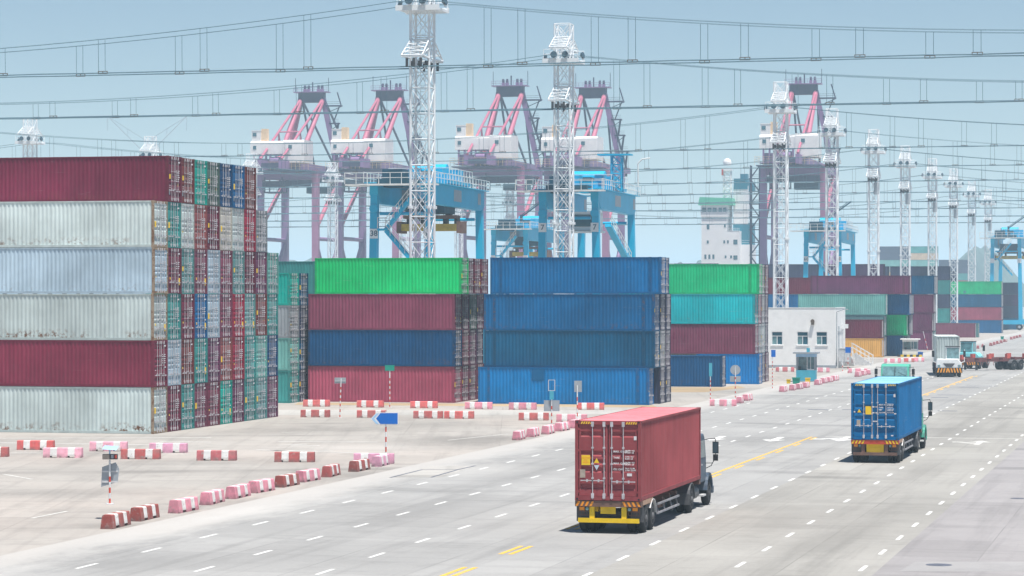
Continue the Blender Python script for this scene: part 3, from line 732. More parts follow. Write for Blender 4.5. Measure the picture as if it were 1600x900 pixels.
# ------------------------------------------------------------------ rubber tyred gantry cranes
def gantry(label, p, a, num, wb=5.6, span=26.0, H=19.6, k=1.0, plates=True, pz=4.9, spread=True, boom=True):
    t = thing("yard_gantry_crane", label, "gantry crane", p, -a, "blue yard gantry cranes")
    t.scale = (k, k, k)
    def part(name, fn, m=M['rtg'], par=None):
        mb = MB(); fn(mb); return mb.build(name, m if isinstance(m, list) else [m], par or t)
    legs = {}
    for y in (0, span):
        for x in (0, wb):
            def leg(m, x=x, y=y):
                e = 0.43; s = -1 if x == 0 else 1
                vs = [(x - e - 0.0 + s * 0.28, y - e, 1.3), (x + e + s * 0.28, y - e, 1.3), (x + e + s * 0.28, y + e, 1.3), (x - e + s * 0.28, y + e, 1.3),
                      (x - e * 0.8, y - e, H), (x + e * 0.8, y - e, H), (x + e * 0.8, y + e, H), (x - e * 0.8, y + e, H)]
                m.add(vs, [(3, 2, 1, 0), (4, 5, 6, 7), (0, 1, 5, 4), (1, 2, 6, 5), (2, 3, 7, 6), (3, 0, 4, 7)])
                if y == 0: m.lathe([(-0.66, 0.42), (-0.56, 0.45)], (x, y, H - 2.4), 'y', 14)
            legs[(x, y)] = part("leg", leg)
            def wh(m, x=x, y=y):
                m.lathe([(-0.3, 0.5), (-0.26, 0.72), (0.26, 0.72), (0.3, 0.5)], (x, y, 0.72), 'y', 16, 0); m.lathe([(-0.31, 0.3), (0.31, 0.3)], (x, y, 0.72), 'y', 10, 1)
            part("wheel", wh, [M['black'], M['galv']])
        part("sill_beam", lambda m, y=y: m.beam((-1.2, y, 1.7), (wb + 1.2, y, 1.7), 0.9, 0.9))
        part("tie_beam", lambda m, y=y: m.tube((0.5, y, H - 2.9), (wb - 0.5, y, H - 2.9), 0.16, 8))
    for x in (0, wb):
        def gird(m, x=x):
            m.prism([(-0.5, H - 1.0), (-0.5, H + 0.1), (span + 0.6, H + 0.1), (span + 0.6, H - 1.6), (span - 1.0, H - 2.0), (1.0, H - 1.9)], 'x', x - 0.42, x + 0.42)
            m.box(x - 0.9, x + 0.9, -1.0, span + 1.0, H + 0.1, H + 0.18)
        g = part("girder", gird)
        pl = MB(); xs = x + 0.43
        pl.box(xs, xs + 0.01, 9.0, 12.4, H - 1.4, H - 0.2); pl.box(xs, xs + 0.01, 20, 21.4, H - 1.4, H - 0.2)
        pl.build("name_plate", [M['signgrey']], g)
        def rl(m, x=x):
            xx = x + (0.9 if x else -0.9)
            for z in (0.65, 1.2): m.beam((xx, -1, H + z), (xx, span + 1, H + z), 0.06)
            for i in range(20): m.beam((xx, -1 + i * (span + 2) / 19, H + 0.15), (xx, -1 + i * (span + 2) / 19, H + 1.2), 0.06)
        part("railing", rl, M['rail'])
    def endrail(m):
        m.box(-1.2, wb + 1.2, -2.0, -0.6, H - 0.15, H); m.box(-2.6, -0.6, -1.8, 1.2, H - 0.15, H)
        for z in (0.6, 1.1):
            m.beam((-2.6, -1.9, H + z), (wb + 1.2, -1.9, H + z), 0.06); m.beam((-2.6, -1.8, H + z), (-2.6, 1.2, H + z), 0.06)
        for i in range(9): m.beam((-2.6 + i * (wb + 3.8) / 8, -1.9, H), (-2.6 + i * (wb + 3.8) / 8, -1.9, H + 1.1), 0.06)
    part("end_walkway", endrail, M['rail'])
    def eq(m):
        m.box(0.6, wb - 0.6, -1.6, 1.2, H + 0.0, H + 0.5, 1)
        m.box(-0.3, wb + 0.6, span * 0.30, span * 0.72, H + 0.35, H + 0.7, 0)
        for q in range(4): m.box(0.2 + q * 1.3, 1.1 + q * 1.3, span * 0.34, span * 0.34 + 2, H + 0.7, H + 1.7 + 0.3 * (q % 2), 0 if q % 2 else 1)
        m.lathe([(0, 0.85), (3.6, 0.85)], (1.0, span * 0.52, H + 1.7), 'x', 14, 0)
        m.box(0.6, 3.2, span * 0.6, span * 0.7, H + 0.7, H + 2.4, 1); m.box(3.8, 5.4, span * 0.58, span * 0.68, H + 0.7, H + 2.0, 0)
        m.box(0.3, 2.4, 1.6, 4.2, H - 0.2, H + 1.6, 1); m.box(wb - 2.0, wb - 0.4, 1.5, 3.6, H - 0.2, H + 1.0, 0)
    tr = part("trolley", eq, [M['rtg'], M['rtgdark']])
    def trr(m):
        y0, y1 = span * 0.28, span * 0.74
        for z in (1.3, 1.9):
            m.beam((wb + 0.6, y0, H + z), (wb + 0.6, y1, H + z), 0.06); m.beam((-0.3, y0, H + z), (wb + 0.6, y0, H + z), 0.06)
        for i in range(9): m.beam((wb + 0.6, y0 + (y1 - y0) * i / 8, H + 0.7), (wb + 0.6, y0 + (y1 - y0) * i / 8, H + 1.9), 0.06)
    part("trolley_railing", trr, M['rail'])
    ys = span * 0.55
    if spread:
        def hb(m):
            m.box(0.8, wb - 0.6, ys - 3.4, ys + 1.5, H - 2.6, H - 1.1)
            for x in (1.2, wb - 1.2):
                for y in (ys - 1, ys + 1): m.beam((x, y, H - 3.4), (x, y, H - 1.0), 0.07)
        part("operator_cab", hb, [M['rtgdark']])
        def sp(m):
            m.box(-0.6, wb + 0.4, ys - 1.2, ys - 0.7, H - 4.35, H - 3.65, 0); m.box(-0.6, wb + 0.4, ys + 0.7, ys + 1.2, H - 4.35, H - 3.65, 0)
            for x in (-0.7, wb + 0.2): m.box(x, x + 0.5, ys - 1.25, ys + 1.25, H - 4.6, H - 3.4, 1)
            m.box(0.0, wb, ys - 1.2, ys + 1.2, H - 3.1, H - 2.75, 1)
            for x in (0.6, 2.4, wb - 0.9): m.lathe([(-0.5, 0.3), (0.5, 0.3)], (x, ys, H - 2.6), 'y', 10, 2)
            for x in (0.2, 1.6, wb - 1.4, wb - 0.2): m.box(x, x + 0.35, ys - 0.6, ys + 0.6, H - 3.65, H - 3.1, 2)
        part("spreader", sp, [M['oldyellow'], M['chassis'], M['dark']])
    def stair(m):
        def flight(p, q):
            p, q = Vector(p), Vector(q); m.beam(p, q, 0.7, 0.35, 0)
            for o in (0.55, 1.05): m.beam(p + Vector((0, -0.35, o)), q + Vector((0, -0.35, o)), 0.06, 0.06, 1)
            for i in range(7): r = p.lerp(q, i / 6) + Vector((0, -0.35, 0)); m.beam(r, r + Vector((0, 0, 1.05)), 0.05, 0.05, 1)
        m.box(0.4, 1.4, -0.7, 0.5, H - 4.6, H - 4.4, 0)
        flight((1.2, -0.2, H - 4.5), (3.9, -0.2, H - 1.2)); flight((1.2, -0.2, H - 4.6), (4.2, -0.2, H - 8.0))
        for z in (0.6, 1.1): m.beam((0.45, -0.7, H - 4.4 + z), (1.4, -0.7, H - 4.4 + z), 0.06, 0.06, 1)
        m.beam((0.45, -0.7, H - 4.4), (0.45, -0.7, H - 3.3), 0.06, 0.06, 1)
    def stair2(m):
        def flight(p, q):
            p, q = Vector(p), Vector(q); m.beam(p, q, 0.7, 0.35, 0)
            for o in (0.55, 1.05): m.beam(p + Vector((0.35, 0, o)), q + Vector((0.35, 0, o)), 0.06, 0.06, 1)
            for i in range(9): r = p.lerp(q, i / 8) + Vector((0.35, 0, 0)); m.beam(r, r + Vector((0, 0, 1.05)), 0.05, 0.05, 1)
        flight((wb + 0.8, 3, H - 3.6), (wb + 0.8, 15, H - 7.4))
    part("staircase", stair if num != "7" else stair2, [M['rtg'], M['rail']])
    if boom:
        def bm(m):
            m.beam((wb * 0.5, span * 0.3, H + 2.2), (wb * 0.5 + 4.2, span * 0.3, H + 5.2), 0.22); m.beam((wb * 0.5, span * 0.3, H + 0.7), (wb * 0.5, span * 0.3, H + 2.6), 0.4)
            m.beam((wb * 0.5, span * 0.3, H + 2.5), (wb * 0.5 + 3.6, span * 0.3, H + 5.1), 0.1)
        part("service_hoist", bm, M['rtgdark'])
    for x in (0, wb):
        n = MB(); n.box(x - 0.42, x + 0.42, -0.475, -0.45, H - pz - 0.48, H - pz + 0.48)
        b = n.build("number_plate", [M['white']], legs[(x, 0)])
        if plates and num: text(num, 0.78, (x, -0.48, H - pz), (R(90), 0, 0), M['cable'], b, "number", bold=0.02)
    return t
gantry("blue yard gantry numbered thirty eight behind the green topped stack", at(586, 268), AR * 0.86, "38", wb=5.5, span=22.5, boom=False)
g7 = gantry("blue yard gantry numbered seven behind the all blue stack", at(849, 284), AR * 0.9, "7", wb=5.6, span=21, spread=False, boom=False, pz=3.9)
m = MB(); lattice(m, 1.1, 19.7, 23.6, 1.1, 0.07, 0.05, 0, Matrix.Translation((6.6, 7.0, 0))); m.box(4.6, 8.2, 6.2, 7.8, 23.6, 23.75); m.build("ladder_tower", [M['rtg']], g7)
m = MB(); m.path([(6.4, 21, 19.7), (6.4, 21, 23.4), (6.9, 21, 23.9), (7.8, 21, 24.0)], 0.09, 6); m.build("lamp_post", [M['rail']], g7)
m = MB(); m.box(1.2, 4.4, 8.0, 10.4, 15.6, 17.6, 0); m.box(1.0, 4.6, 7.6, 10.8, 15.35, 15.55, 1); m.box(1.3, 4.3, 7.95, 7.99, 16.0, 17.3, 2); m.build("operator_cab", [M['shipwhite'], M['rail'], M['glass']], g7)
gantry("small far blue yard gantry between the first two big gantries", at(772, 450), AR, "", wb=5.5, span=26, plates=False)
gantry("blue yard gantry behind the mast above the plum container", at(1260, 462), AR * 0.9, "60", wb=5.6, span=24, spread=False)
gantry("last blue yard gantry up the road at the picture edge", at(1551, 650), AR * 1.0, "", wb=5.6, span=26, plates=False, k=1.14)
# ------------------------------------------------------------------ container ship
def ship():
    t = thing("container_ship", "white ship bridge with green roof and teal funnel on the horizon", "ship", at(1096, 800), -AY)
    def part(name, fn, m, par=None):
        mb = MB(); fn(mb); return mb.build(name, m if isinstance(m, list) else [m], par or t)
    part("hull", lambda m: m.prism([(-60, 0), (30, 0), (36, 8.0), (-62, 8.0)], 'y', 1.0, 24), M['hull'])
    s = part("superstructure", lambda m: (m.box(0, 11.4, 0, 14, 8, 27.5), m.box(0, 7.5, 0, 11, 27.5, 31.8), m.box(11.4, 14.6, 3, 12, 8, 23.5)), M['shipwhite'])
    b = part("bridge", lambda m: m.box(-0.15, 7.9, -0.3, 9, 31.8, 35.2), M['shipwhite'])
    r = part("bridge_roof", lambda m: m.prism([(-0.9, 35.2), (9.6, 35.2), (9.4, 37.2), (-0.4, 37.6)], 'y', -0.9, 9.6), M['shipgreen'])
    for x0, x1 in ((0.3, 1.5), (1.9, 3.1), (3.4, 4.6), (5.2, 6.2), (6.5, 7.5)): part("window", lambda m: m.box(x0, x1, -0.36, -0.3, 33.2, 34.4), M['glass'], b)
    for (x0, x1, z0, z1) in ((1.6, 2.4, 28.0, 29.6), (6.8, 7.3, 28.6, 29.5), (1.6, 2.2, 23.8, 24.7), (6.6, 7.1, 23.8, 24.7), (7.7, 8.2, 23.8, 24.7),
                             (0.9, 1.5, 19.2, 20.5), (2.1, 2.7, 19.2, 20.5), (3.3, 3.9, 19.2, 20.5), (7.0, 7.5, 19.4, 20.2), (8.6, 9.2, 19.4, 20.2), (9.6, 10.8, 23.5, 24.9), (9.6, 10.8, 19.0, 20.2), (0.6, 2.2, 14.6, 15.6), (9.4, 11.0, 14.6, 17.2)):
        if x1 <= 11.4: part("window", lambda m: m.box(x0, x1, -0.06, -0.0, z0, z1), M['glass'], s)
    part("deck_opening", lambda m: m.prism([(3.6, 14.4), (9.0, 14.4), (9.0, 15.8), (8.4, 16.7), (4.2, 16.7), (3.6, 15.8)], 'y', -0.07, 0), M['shipteal'], s)
    part("funnel", lambda m: (m.box(8.9, 13.4, 4, 10, 23.5, 29.5, 1), m.box(9.0, 13.3, 4.1, 9.9, 29.5, 33.2, 0), m.box(9.0, 13.4, 4, 10, 33.2, 41.0, 0), m.box(9.1, 13.3, 3.9, 10.1, 40.0, 43.2, 1), m.box(10.9, 13.0, 5, 8, 43.2, 44.6, 1), m.box(13.4, 14.8, 5, 9, 23.5, 30.0, 1), m.box(13.4, 14.9, 5, 9, 39.4, 42.0, 1)), [M['shipwhite'], M['shipteal']])
    mm = MB(); lattice(mm, 2.2, 36.5, 45.5, 1.8, 0.13, 0.09, 0, Matrix.Translation((7.0, 5, 0))); mm.box(5.6, 8.4, 3.5, 6.5, 45.5, 46.2); mm.box(5.5, 6.0, 3.4, 4.0, 44.2, 46, 1)
    mm.build("radar_mast", [M['shipwhite'], M['hazred']], t)
    part("radar_dome", lambda m: m.lathe([(0, 1.1), (0.9, 1.3), (1.7, 1.0), (2.1, 0.3)], (7.0, 5, 47.2), 'z', 14), M['shipwhite'])
    rl = MB()
    for z in (24.1, 24.7): rl.beam((7.8, -0.05, z + 3.6), (11.4, -0.05, z + 3.6), 0.08); rl.beam((11.4, 3, z), (14.6, 3, z), 0.08)
    for i in range(8): rl.beam((7.8 + i * 0.5, -0.05, 27.5), (7.8 + i * 0.5, -0.05, 28.3), 0.07)
    rl.build("railing", [M['rail']], t)
ship()
# faint transmission pylon far behind the tallest stack
pm = thing("transmission_pylon", "faint grey pylon in the haze above the tallest stack", "pylon", at(230, 1500), 0)
m = MB(); lattice(m, 4, 0, 88, 8, 0.3, 0.2); m.build("shaft", [M['signgrey']], pm)
m = MB()
for s in (-1, 1):
    m.beam((0, 0, 86), (s * 22, 0, 108), 0.5); m.beam((0, 0, 94), (s * 22, 0, 108), 0.35); m.beam((s * 11, 0, 97), (s * 11, 0, 101), 0.3); m.beam((s * 22, 0, 108), (s * 22, 0, 100), 0.3)
m.build("cross_arm", [M['signgrey']], pm)
# ------------------------------------------------------------------ trucks
def wheel_parts(par, x, y, r=0.52, w=0.27, side=1, dual=False, name="wheel"):
    """tyre as the wheel part, rim as its sub-part"""
    offs = [0.0, -side * (w + 0.05)] if dual else [0.0]
    ty = MB()
    for o in offs:
        ty.lathe([(-w / 2, r * 0.62), (-w / 2, r * 0.86), (-w / 2 + 0.04, r * 0.975), (-w / 4, r), (w / 4, r), (w / 2 - 0.04, r * 0.975), (w / 2, r * 0.86), (w / 2, r * 0.62)], (x + o, y, r), 'x', 26)
    t = ty.build(name, [M['black']], par)
    rm = MB(); e = w / 2
    rm.lathe([(side * (e - 0.02), r * 0.63), (side * (e + 0.012), r * 0.6), (side * (e - 0.05), r * 0.5), (side * (e - 0.07), r * 0.3), (side * (e + 0.03), r * 0.24), (side * (e + 0.05), r * 0.1)], (x, y, r), 'x', 20)
    for k in range(8):
        a = 2 * math.pi * k / 8; rm.box(x + side * (e - 0.08), x + side * (e - 0.02), y + r * 0.4 * math.cos(a) - 0.02, y + r * 0.4 * math.cos(a) + 0.02, r + r * 0.4 * math.sin(a) - 0.02, r + r * 0.4 * math.sin(a) + 0.02)
    rm.build("rim", [M['rimgrey']], t)
M['rimgrey'] = mat("rim_steel", (0.12, 0.12, 0.125), rough=0.6, var=0.3, scale=6, dirt=(0.16, 0.13, 0.11, 1))
M['mirrorglass'] = mat('mirror_glass', (0.05, 0.08, 0.10), rough=0.1, spec=0.3)
M['guardgrey'] = mat("side_guard_grey", (0.26, 0.26, 0.28), rough=0.6, var=0.25, scale=3)
M['tan'] = mat("dusty_deck_paint", (0.42, 0.27, 0.19), rough=0.8, var=0.2, scale=3)
M['mud'] = mat("mudguard_grey", (0.085, 0.09, 0.1), rough=0.5, var=0.2, scale=2, dirt=(0.2, 0.18, 0.16, 1))
def fender(mb, y, x0, x1, r0, r1, zc, a0=0, a1=180, n=10, mi=0):
    pts = [(y + r1 * math.cos(R(a0 + (a1 - a0) * k / n)), zc + r1 * math.sin(R(a0 + (a1 - a0) * k / n))) for k in range(n + 1)]
    pin = [(y + r0 * math.cos(R(a0 + (a1 - a0) * k / n)), zc + r0 * math.sin(R(a0 + (a1 - a0) * k / n))) for k in range(n, -1, -1)]
    for i in range(n):
        mb.prism([pts[i], pts[i + 1], pin[n - i - 1], pin[n - i]], 'x', x0, x1, mi)
def tractor_parts(t, cabcol, y0=8.6, mirror=1.52):
    """bonneted tractor; y0 = rear end of its frame, forward = +y"""
    yd, yf = y0 + 1.35, y0 + 5.45
    def part(name, fn, m, par=None, color=None, bevel=0):
        mb = MB(); fn(mb); return mb.build(name, m if isinstance(m, list) else [m], par or t, color=color, bevel=bevel)
    def frame(m):
        for x in (-0.45, 0.45): m.box(x - 0.06, x + 0.06, y0, yf + 1.2, 0.72, 0.98)
        m.box(-0.5, 0.5, y0 + 0.6, y0 + 2.2, 0.98, 1.1)
        m.tube((-0.9, yd, 0.52), (0.9, yd, 0.52), 0.14, 10); m.tube((-0.9, yf, 0.5), (0.9, yf, 0.5), 0.1, 10)
        m.box(-0.9, 0.9, y0 - 0.05, y0 + 0.02, 0.5, 0.95)
    part("frame", frame, M['dark'])
    for s in (-1, 1):
        wheel_parts(t, s * 1.08, yd, 0.52, 0.27, s, True)
        wheel_parts(t, s * 1.06, yf, 0.52, 0.28, s)
        def mg(m, s=s):
            fender(m, yd, min(s * 0.62, s * 1.24), max(s * 0.62, s * 1.24), 0.60, 0.63, 0.56, 0, 180)
            m.box(min(s * 0.62, s * 1.24), max(s * 0.62, s * 1.24), yd - 0.66, yd - 0.62, 0.36, 0.8)
        part("mudguard", mg, M['mud'])
        def ff(m, s=s):
            fender(m, yf, min(s * 0.75, s * 1.24), max(s * 0.75, s * 1.24), 0.60, 0.72, 0.62, 5, 178)
        part("front_fender", ff, M['objpaint'], color=cabcol, bevel=0.02)
        part("fuel_tank" if s > 0 else "battery_box", lambda m, s=s: m.lathe([(0, 0.3), (1.2, 0.3)], (s * 0.82, yd + 1.05, 0.66), 'y', 14) if s > 0 else m.box(-1.1, -0.6, yd + 1.05, yd + 2.0, 0.42, 0.95), M['mud'])
        part("step", lambda m, s=s: m.box(min(s * 0.8, s * 1.22), max(s * 0.8, s * 1.22), yf - 1.5, yf - 0.85, 0.45, 0.52), M['galv'])
    cb = part("cab", lambda m: m.prism([(yf - 2.0, 1.0), (yf - 0.35, 1.0), (yf - 0.35, 1.95), (yf - 0.72, 2.85), (yf - 0.95, 2.98), (yf - 1.9, 2.98), (yf - 2.0, 2.85)], 'x', -1.14, 1.14), M['objpaint'], color=cabcol, bevel=0.06)
    n = Vector((0, 0.9, 0.37)).normalized()
    ws = MB()
    A, B = Vector((0, yf - 0.35, 1.98)), Vector((0, yf - 0.72, 2.85))
    a, b = A.lerp(B, 0.06) + n * 0.012, A.lerp(B, 0.92) + n * 0.012
    ws.add([(-1.02, a.y, a.z), (1.02, a.y, a.z), (0.96, b.y, b.z), (-0.96, b.y, b.z)], [(0, 1, 2, 3)])
    o = ws.build("windshield", [M['glasslight']], cb)
    sv = MB(); sv.beam((0, a.y + 0.02, a.z), (0, b.y + 0.02, b.z), 0.04); sv.beam((-0.9, a.y + 0.02, a.z + 0.02), (-0.25, a.y - 0.12, a.z + 0.3), 0.02); sv.build("wiper", [M['black']], cb)
    rw = MB(); rw.box(-0.55, 0.55, yf - 2.012, yf - 2.0, 2.05, 2.65); rw.build("window", [M['glass']], cb)
    for s in (-1, 1):
        sw = MB(); sw.prism([(yf - 1.7, 2.02), (yf - 0.62, 2.02), (yf - 0.9, 2.72), (yf - 1.7, 2.72)], 'x', min(s * 1.141, s * 1.15), max(s * 1.141, s * 1.15)); sw.build("window", [M['glass']], cb)
        dr = MB(); dr.box(min(s * 1.142, s * 1.165), max(s * 1.142, s * 1.165), yf - 1.5, yf - 1.36, 1.7, 1.76); dr.build("handle", [M['galv']], cb)
        mr = MB(); xm = s * mirror
        mr.path([(s * 1.1, yf - 0.6, 2.72), (s * 1.5, yf - 0.35, 2.76), (xm, yf - 0.3, 2.66)], 0.02, 6, 0)
        mr.path([(s * 1.1, yf - 0.55, 1.75), (s * 1.4, yf - 0.35, 1.75), (xm, yf - 0.3, 1.98), (xm, yf - 0.3, 2.66)], 0.018, 6, 0)
        mr.path([(s * 0.95, yf + 0.1, 1.45), (s * 1.3, yf - 0.1, 1.62), (xm, yf - 0.3, 1.98)], 0.016, 6, 0)
        mr.box(xm - 0.12, xm + 0.12, yf - 0.36, yf - 0.27, 2.14, 2.62, 1); mr.box(xm - 0.1, xm + 0.1, yf - 0.36, yf - 0.27, 1.84, 2.1, 1)
        mo = mr.build("mirror", [M['dark'], M['black']], cb)
        gl = MB(); gl.box(xm - 0.1, xm + 0.1, yf - 0.368, yf - 0.361, 2.17, 2.59); gl.build("mirror_glass", [M['mirrorglass']], mo)
    def bon(m):
        m.prism([(yf - 0.36, 1.0), (yf + 0.95, 0.8), (yf + 0.98, 1.5), (yf + 0.85, 1.68), (yf - 0.36, 1.95)], 'x', -0.78, 0.78)
    bo = part("bonnet", bon, M['objpaint'], color=cabcol, bevel=0.06)
    g = MB(); g.box(-0.55, 0.55, yf + 0.975, yf + 0.99, 0.85, 1.45); g.build("grille", [M['dark']], bo)
    part("front_bumper", lambda m: m.box(-1.2, 1.2, yf + 0.95, yf + 1.15, 0.42, 0.72), M['objpaint'], color=cabcol, bevel=0.03)
    for s in (-1, 1): part("headlight", lambda m, s=s: m.lathe([(0, 0.13), (0.06, 0.11)], (s * 0.95, yf + 0.9, 0.95), 'y', 12), M['glasslight'])
    part("air_intake", lambda m: (m.tube((1.0, yf - 2.12, 1.0), (1.0, yf - 2.12, 2.9), 0.09, 10), m.lathe([(0, 0.16), (0.3, 0.16)], (1.0, yf - 2.12, 2.7), 'z', 12)), M['dark'])
    return yf
def trailer_parts(t, style, deck=1.2, L=12.2):
    def part(name, fn, m, par=None):
        mb = MB(); fn(mb); return mb.build(name, m if isinstance(m, list) else [m], par or t)
    red = style == 'red'
    rail = M['yellow'] if red else M['chassis']
    def rails(m):
        for x in (-0.5, 0.5):
            m.box(x - 0.07, x + 0.07, 0.3, 8.8, deck - 0.42, deck - 0.1); m.box(x - 0.07, x + 0.07, 8.8, L - 0.2, deck - 0.16, deck - 0.02)
        for y in (1.8, 3.2, 4.6, 6.0, 7.4): m.box(-1.1, 1.1, y, y + 0.12, deck - 0.3, deck - 0.14, 1)
        m.box(-1.2, 1.2, L - 0.35, L, deck - 0.2, deck - 0.01, 1)
    part("chassis_rail", rails, [rail, M['chassis']])
    def bolster(m):
        m.box(-1.22, 1.22, 0.0, 0.32, deck - 0.22, deck - 0.01, 0)
        for s in (-1, 1):
            for k in range(4):
                x = s * (1.2 - k * 0.17); m.add([(x, -0.006, deck - 0.2), (x - s * 0.085, -0.006, deck - 0.2), (x - s * 0.17, -0.006, deck - 0.03), (x - s * 0.085, -0.006, deck - 0.03)], [(0, 1, 2, 3)], 1 if True else 0)
            m.box(min(s * 1.22, s * 1.0), max(s * 1.22, s * 1.0), 0.32, 2.2, deck - 0.17, deck - 0.01, 2)
    part("rear_bolster", bolster, [M['hazred'] if not red else M['chassis'], M['orange'] if red else M['yellow'], M['tan']])
    def bump(m):
        m.box(-1.12, 1.12, 0.05, 0.19, 0.40, 0.56, 0)
        for x in (-0.62, 0.56): m.box(x - 0.08, x + 0.1, 0.07, 0.2, 0.56, deck - 0.22, 0)
    part("rear_bumper", bump, [M['yellow'] if red else M['chassis']])
    part("number_plate", (lambda m: m.box(-0.3, 0.26, 0.1, 0.12, 0.72, 0.98)) if red else (lambda m: m.box(-0.44, 0.44, 0.1, 0.22, 0.5, deck - 0.2)), M['yellow'])
    if not red:
        part("plate_recess", lambda m: m.box(-0.26, 0.26, 0.085, 0.1, 0.56, 0.8), M['decalyellow'])
    for s in (-1, 1):
        part("tail_light", lambda m, s=s: (m.box(s * 0.98 - 0.09, s * 0.98 + 0.09, 0.06, 0.14, 0.84, 0.96, 0), m.lathe([(0, 0.07), (-0.04, 0.06)], (s * 0.78, 0.06, 0.9), 'y', 10, 1)), [M['orange'], M['glasslight']])
        def cage(m, s=s):
            for k in range(5): m.beam((s * 0.72 + s * 0.1 * k, 0.2, 0.66), (s * 0.72 + s * 0.1 * k, 0.2, deck - 0.22), 0.02)
            for z in (0.66, 0.8): m.beam((s * 0.72, 0.2, z), (s * 1.12, 0.2, z), 0.025)
        part("light_guard", cage, M['chassis'])
        for yy in (0.98, 2.2):
            wheel_parts(t, s * 1.06, yy, 0.52, 0.28, s, True)
            def mg(m, s=s, yy=yy): fender(m, yy, min(s * 0.64, s * 1.24), max(s * 0.64, s * 1.24), 0.58, 0.61, 0.54, 15 if yy < 2 else 5, 175 if yy < 2 else 150)
            if yy > 1: part("mudguard", mg, M['galv'])
        part("mud_flap", lambda m, s=s: m.box(s * 1.0 - 0.24, s * 1.0 + 0.24, 0.35, 0.37, 0.42, 0.98), M['mud'])
        def sg(m, s=s):
            x = s * 1.16
            for z in (0.52, 0.86): m.beam((x, 3.3, z), (x, 7.6, z), 0.07, 0.07)
            for y in (3.5, 4.8, 6.2, 7.4): m.beam((x, y, 0.52), (x - s * 0.1, y, deck - 0.3), 0.05)
        part("side_guard", sg, M['guardgrey'])
        part("landing_leg", lambda m, s=s: (m.box(s * 0.7 - 0.07, s * 0.7 + 0.07, 7.9, 8.05, 0.3, deck - 0.3), m.box(s * 0.7 - 0.14, s * 0.7 + 0.14, 7.85, 8.1, 0.26, 0.32)), M['dark'])
    part("axle", lambda m: [m.tube((-1, y, 0.52), (1, y, 0.52), 0.09, 8) for y in (0.98, 2.2)] and m.box(-0.7, 0.7, 0.7, 2.5, 0.6, 0.75), M['dark'])
    part("tool_rack", lambda m: (m.box(-0.9, 1.0, 4.4, 5.6, 0.62, 0.8), m.path([(0.9, 3.8, 0.95), (1.0, 4.2, 0.7), (0.8, 4.6, 0.9), (1.0, 5.0, 0.68), (0.9, 5.5, 0.92)], 0.05, 6), m.lathe([(0, 0.22), (0.9, 0.22)], (0.6, 5.8, 0.72), 'y', 10)), M['chassis'])
    return t
def truck_container_marks(ct, L, H, red):
    x = L / 2 - 0.034; rot = (R(90), 0, R(90)); k = M['decalwhite']; W_ = M['decalyellow']
    def q(name, y0, y1, z0, z1, m, par=ct):
        b = MB(); b.box(x - 0.002, x + 0.004, y0, y1, z0, z1); return b.build(name, [m], par)
    for s in (-1, 1):                                             # hazard corners on the header
        h = MB(); xx = L / 2 - 0.004
        for i in range(5):
            a = s * (1.0 - i * 0.085); b = 0.045
            h.add([(xx, a, H - 0.13), (xx, a + b, H - 0.13), (xx, a + b + 0.04, H - 0.04), (xx, a + 0.04, H - 0.04)], [(0, 1, 2, 3)])
        h.build("hazard_stripe", [W_], ct)
    if red:
        y = q("warning_label", -0.98, -0.66, 1.28, 1.64, W_)
        text("CAUTION\n9'6\"\nHIGH", 0.085, (x + 0.006, -0.82, 1.46), rot, M['orange'], y)
        tr = MB(); tr.add([(x + .004, -0.52, 1.36), (x + .004, -0.32, 1.36), (x + .004, -0.42, 1.54)], [(0, 1, 2)]); tr.build("warning_triangle", [W_], ct)
        tr = MB(); tr.add([(x + .004, -0.52, 1.28), (x + .004, -0.32, 1.28), (x + .004, -0.42, 1.1)], [(0, 2, 1)]); tr.build("blue_triangle", [M['paleblue']], ct)
        q("data_plate", -1.04, -0.84, 0.82, 1.12, M['tanplate'])
        q("white_label", 0.70, 0.88, 0.9, 1.0, k)
        rows = [("MAX. GROSS", "30,480  KG\n67,200  LB", 1.78), ("TARE", "3,900  KG\n8,600  LB", 1.56), ("MAX. CARGO", "26,580  KG\n58,600  LB", 1.35), ("CU. CAP.", "76.4  CU.M\n2,700  CU.FT", 1.14)]
    else:
        q("warning_label", -0.48, -0.18, 1.3, 1.72, W_)
        tr = MB(); tr.add([(x + .004, -0.9, 1.40), (x + .004, -0.7, 1.40), (x + .004, -0.8, 1.58)], [(0, 1, 2)]); tr.build("warning_triangle", [W_], ct)
        q("data_plate", -0.93, -0.74, 0.7, 1.02, M['tanplate'])
        for (a, b, z) in ((-0.13, -0.02, 1.66), (0.03, 0.13, 1.66), (-0.13, -0.02, 1.36), (0.03, 0.13, 1.36), (-0.1, 0.0, 0.92), (0.02, 0.12, 0.92), (-1.08, -1.0, 1.4), (0.98, 1.1, 1.32), (0.98, 1.05, 2.3), (0.82, 0.94, 0.2)): q("white_label", a, b, z, z + 0.06, k)
        rows = [("MAX. WT.", "30,480 KG\n67,200 LB", 1.80), ("TARE", "3,800 KG", 1.66), ("NET", "26,680 KG\n58,820 LB", 1.54), ("CU.CAP.", "76.3 CU.M", 1.40)]
    for a, b, z in rows:
        text(a, 0.095, (x + 0.005, 0.2, z), rot, M['brightwhite'], ct, "lettering", 'LEFT', 0.02)
        text(b, 0.074, (x + 0.005, 0.63, z), rot, M['brightwhite'], ct, "lettering", 'LEFT', 0.015)
    q("number_label", 0.95, 1.05, 2.2, 2.34, k)
M['brightwhite'] = mat('white_stencil', (0.8, 0.79, 0.79), rough=0.6)
M['paleblue'] = mat("pale_blue_label", (0.5, 0.6, 0.68), rough=0.6)
M['tanplate'] = mat("data_plate", (0.4, 0.33, 0.27), rough=0.5, var=0.15, scale=8)
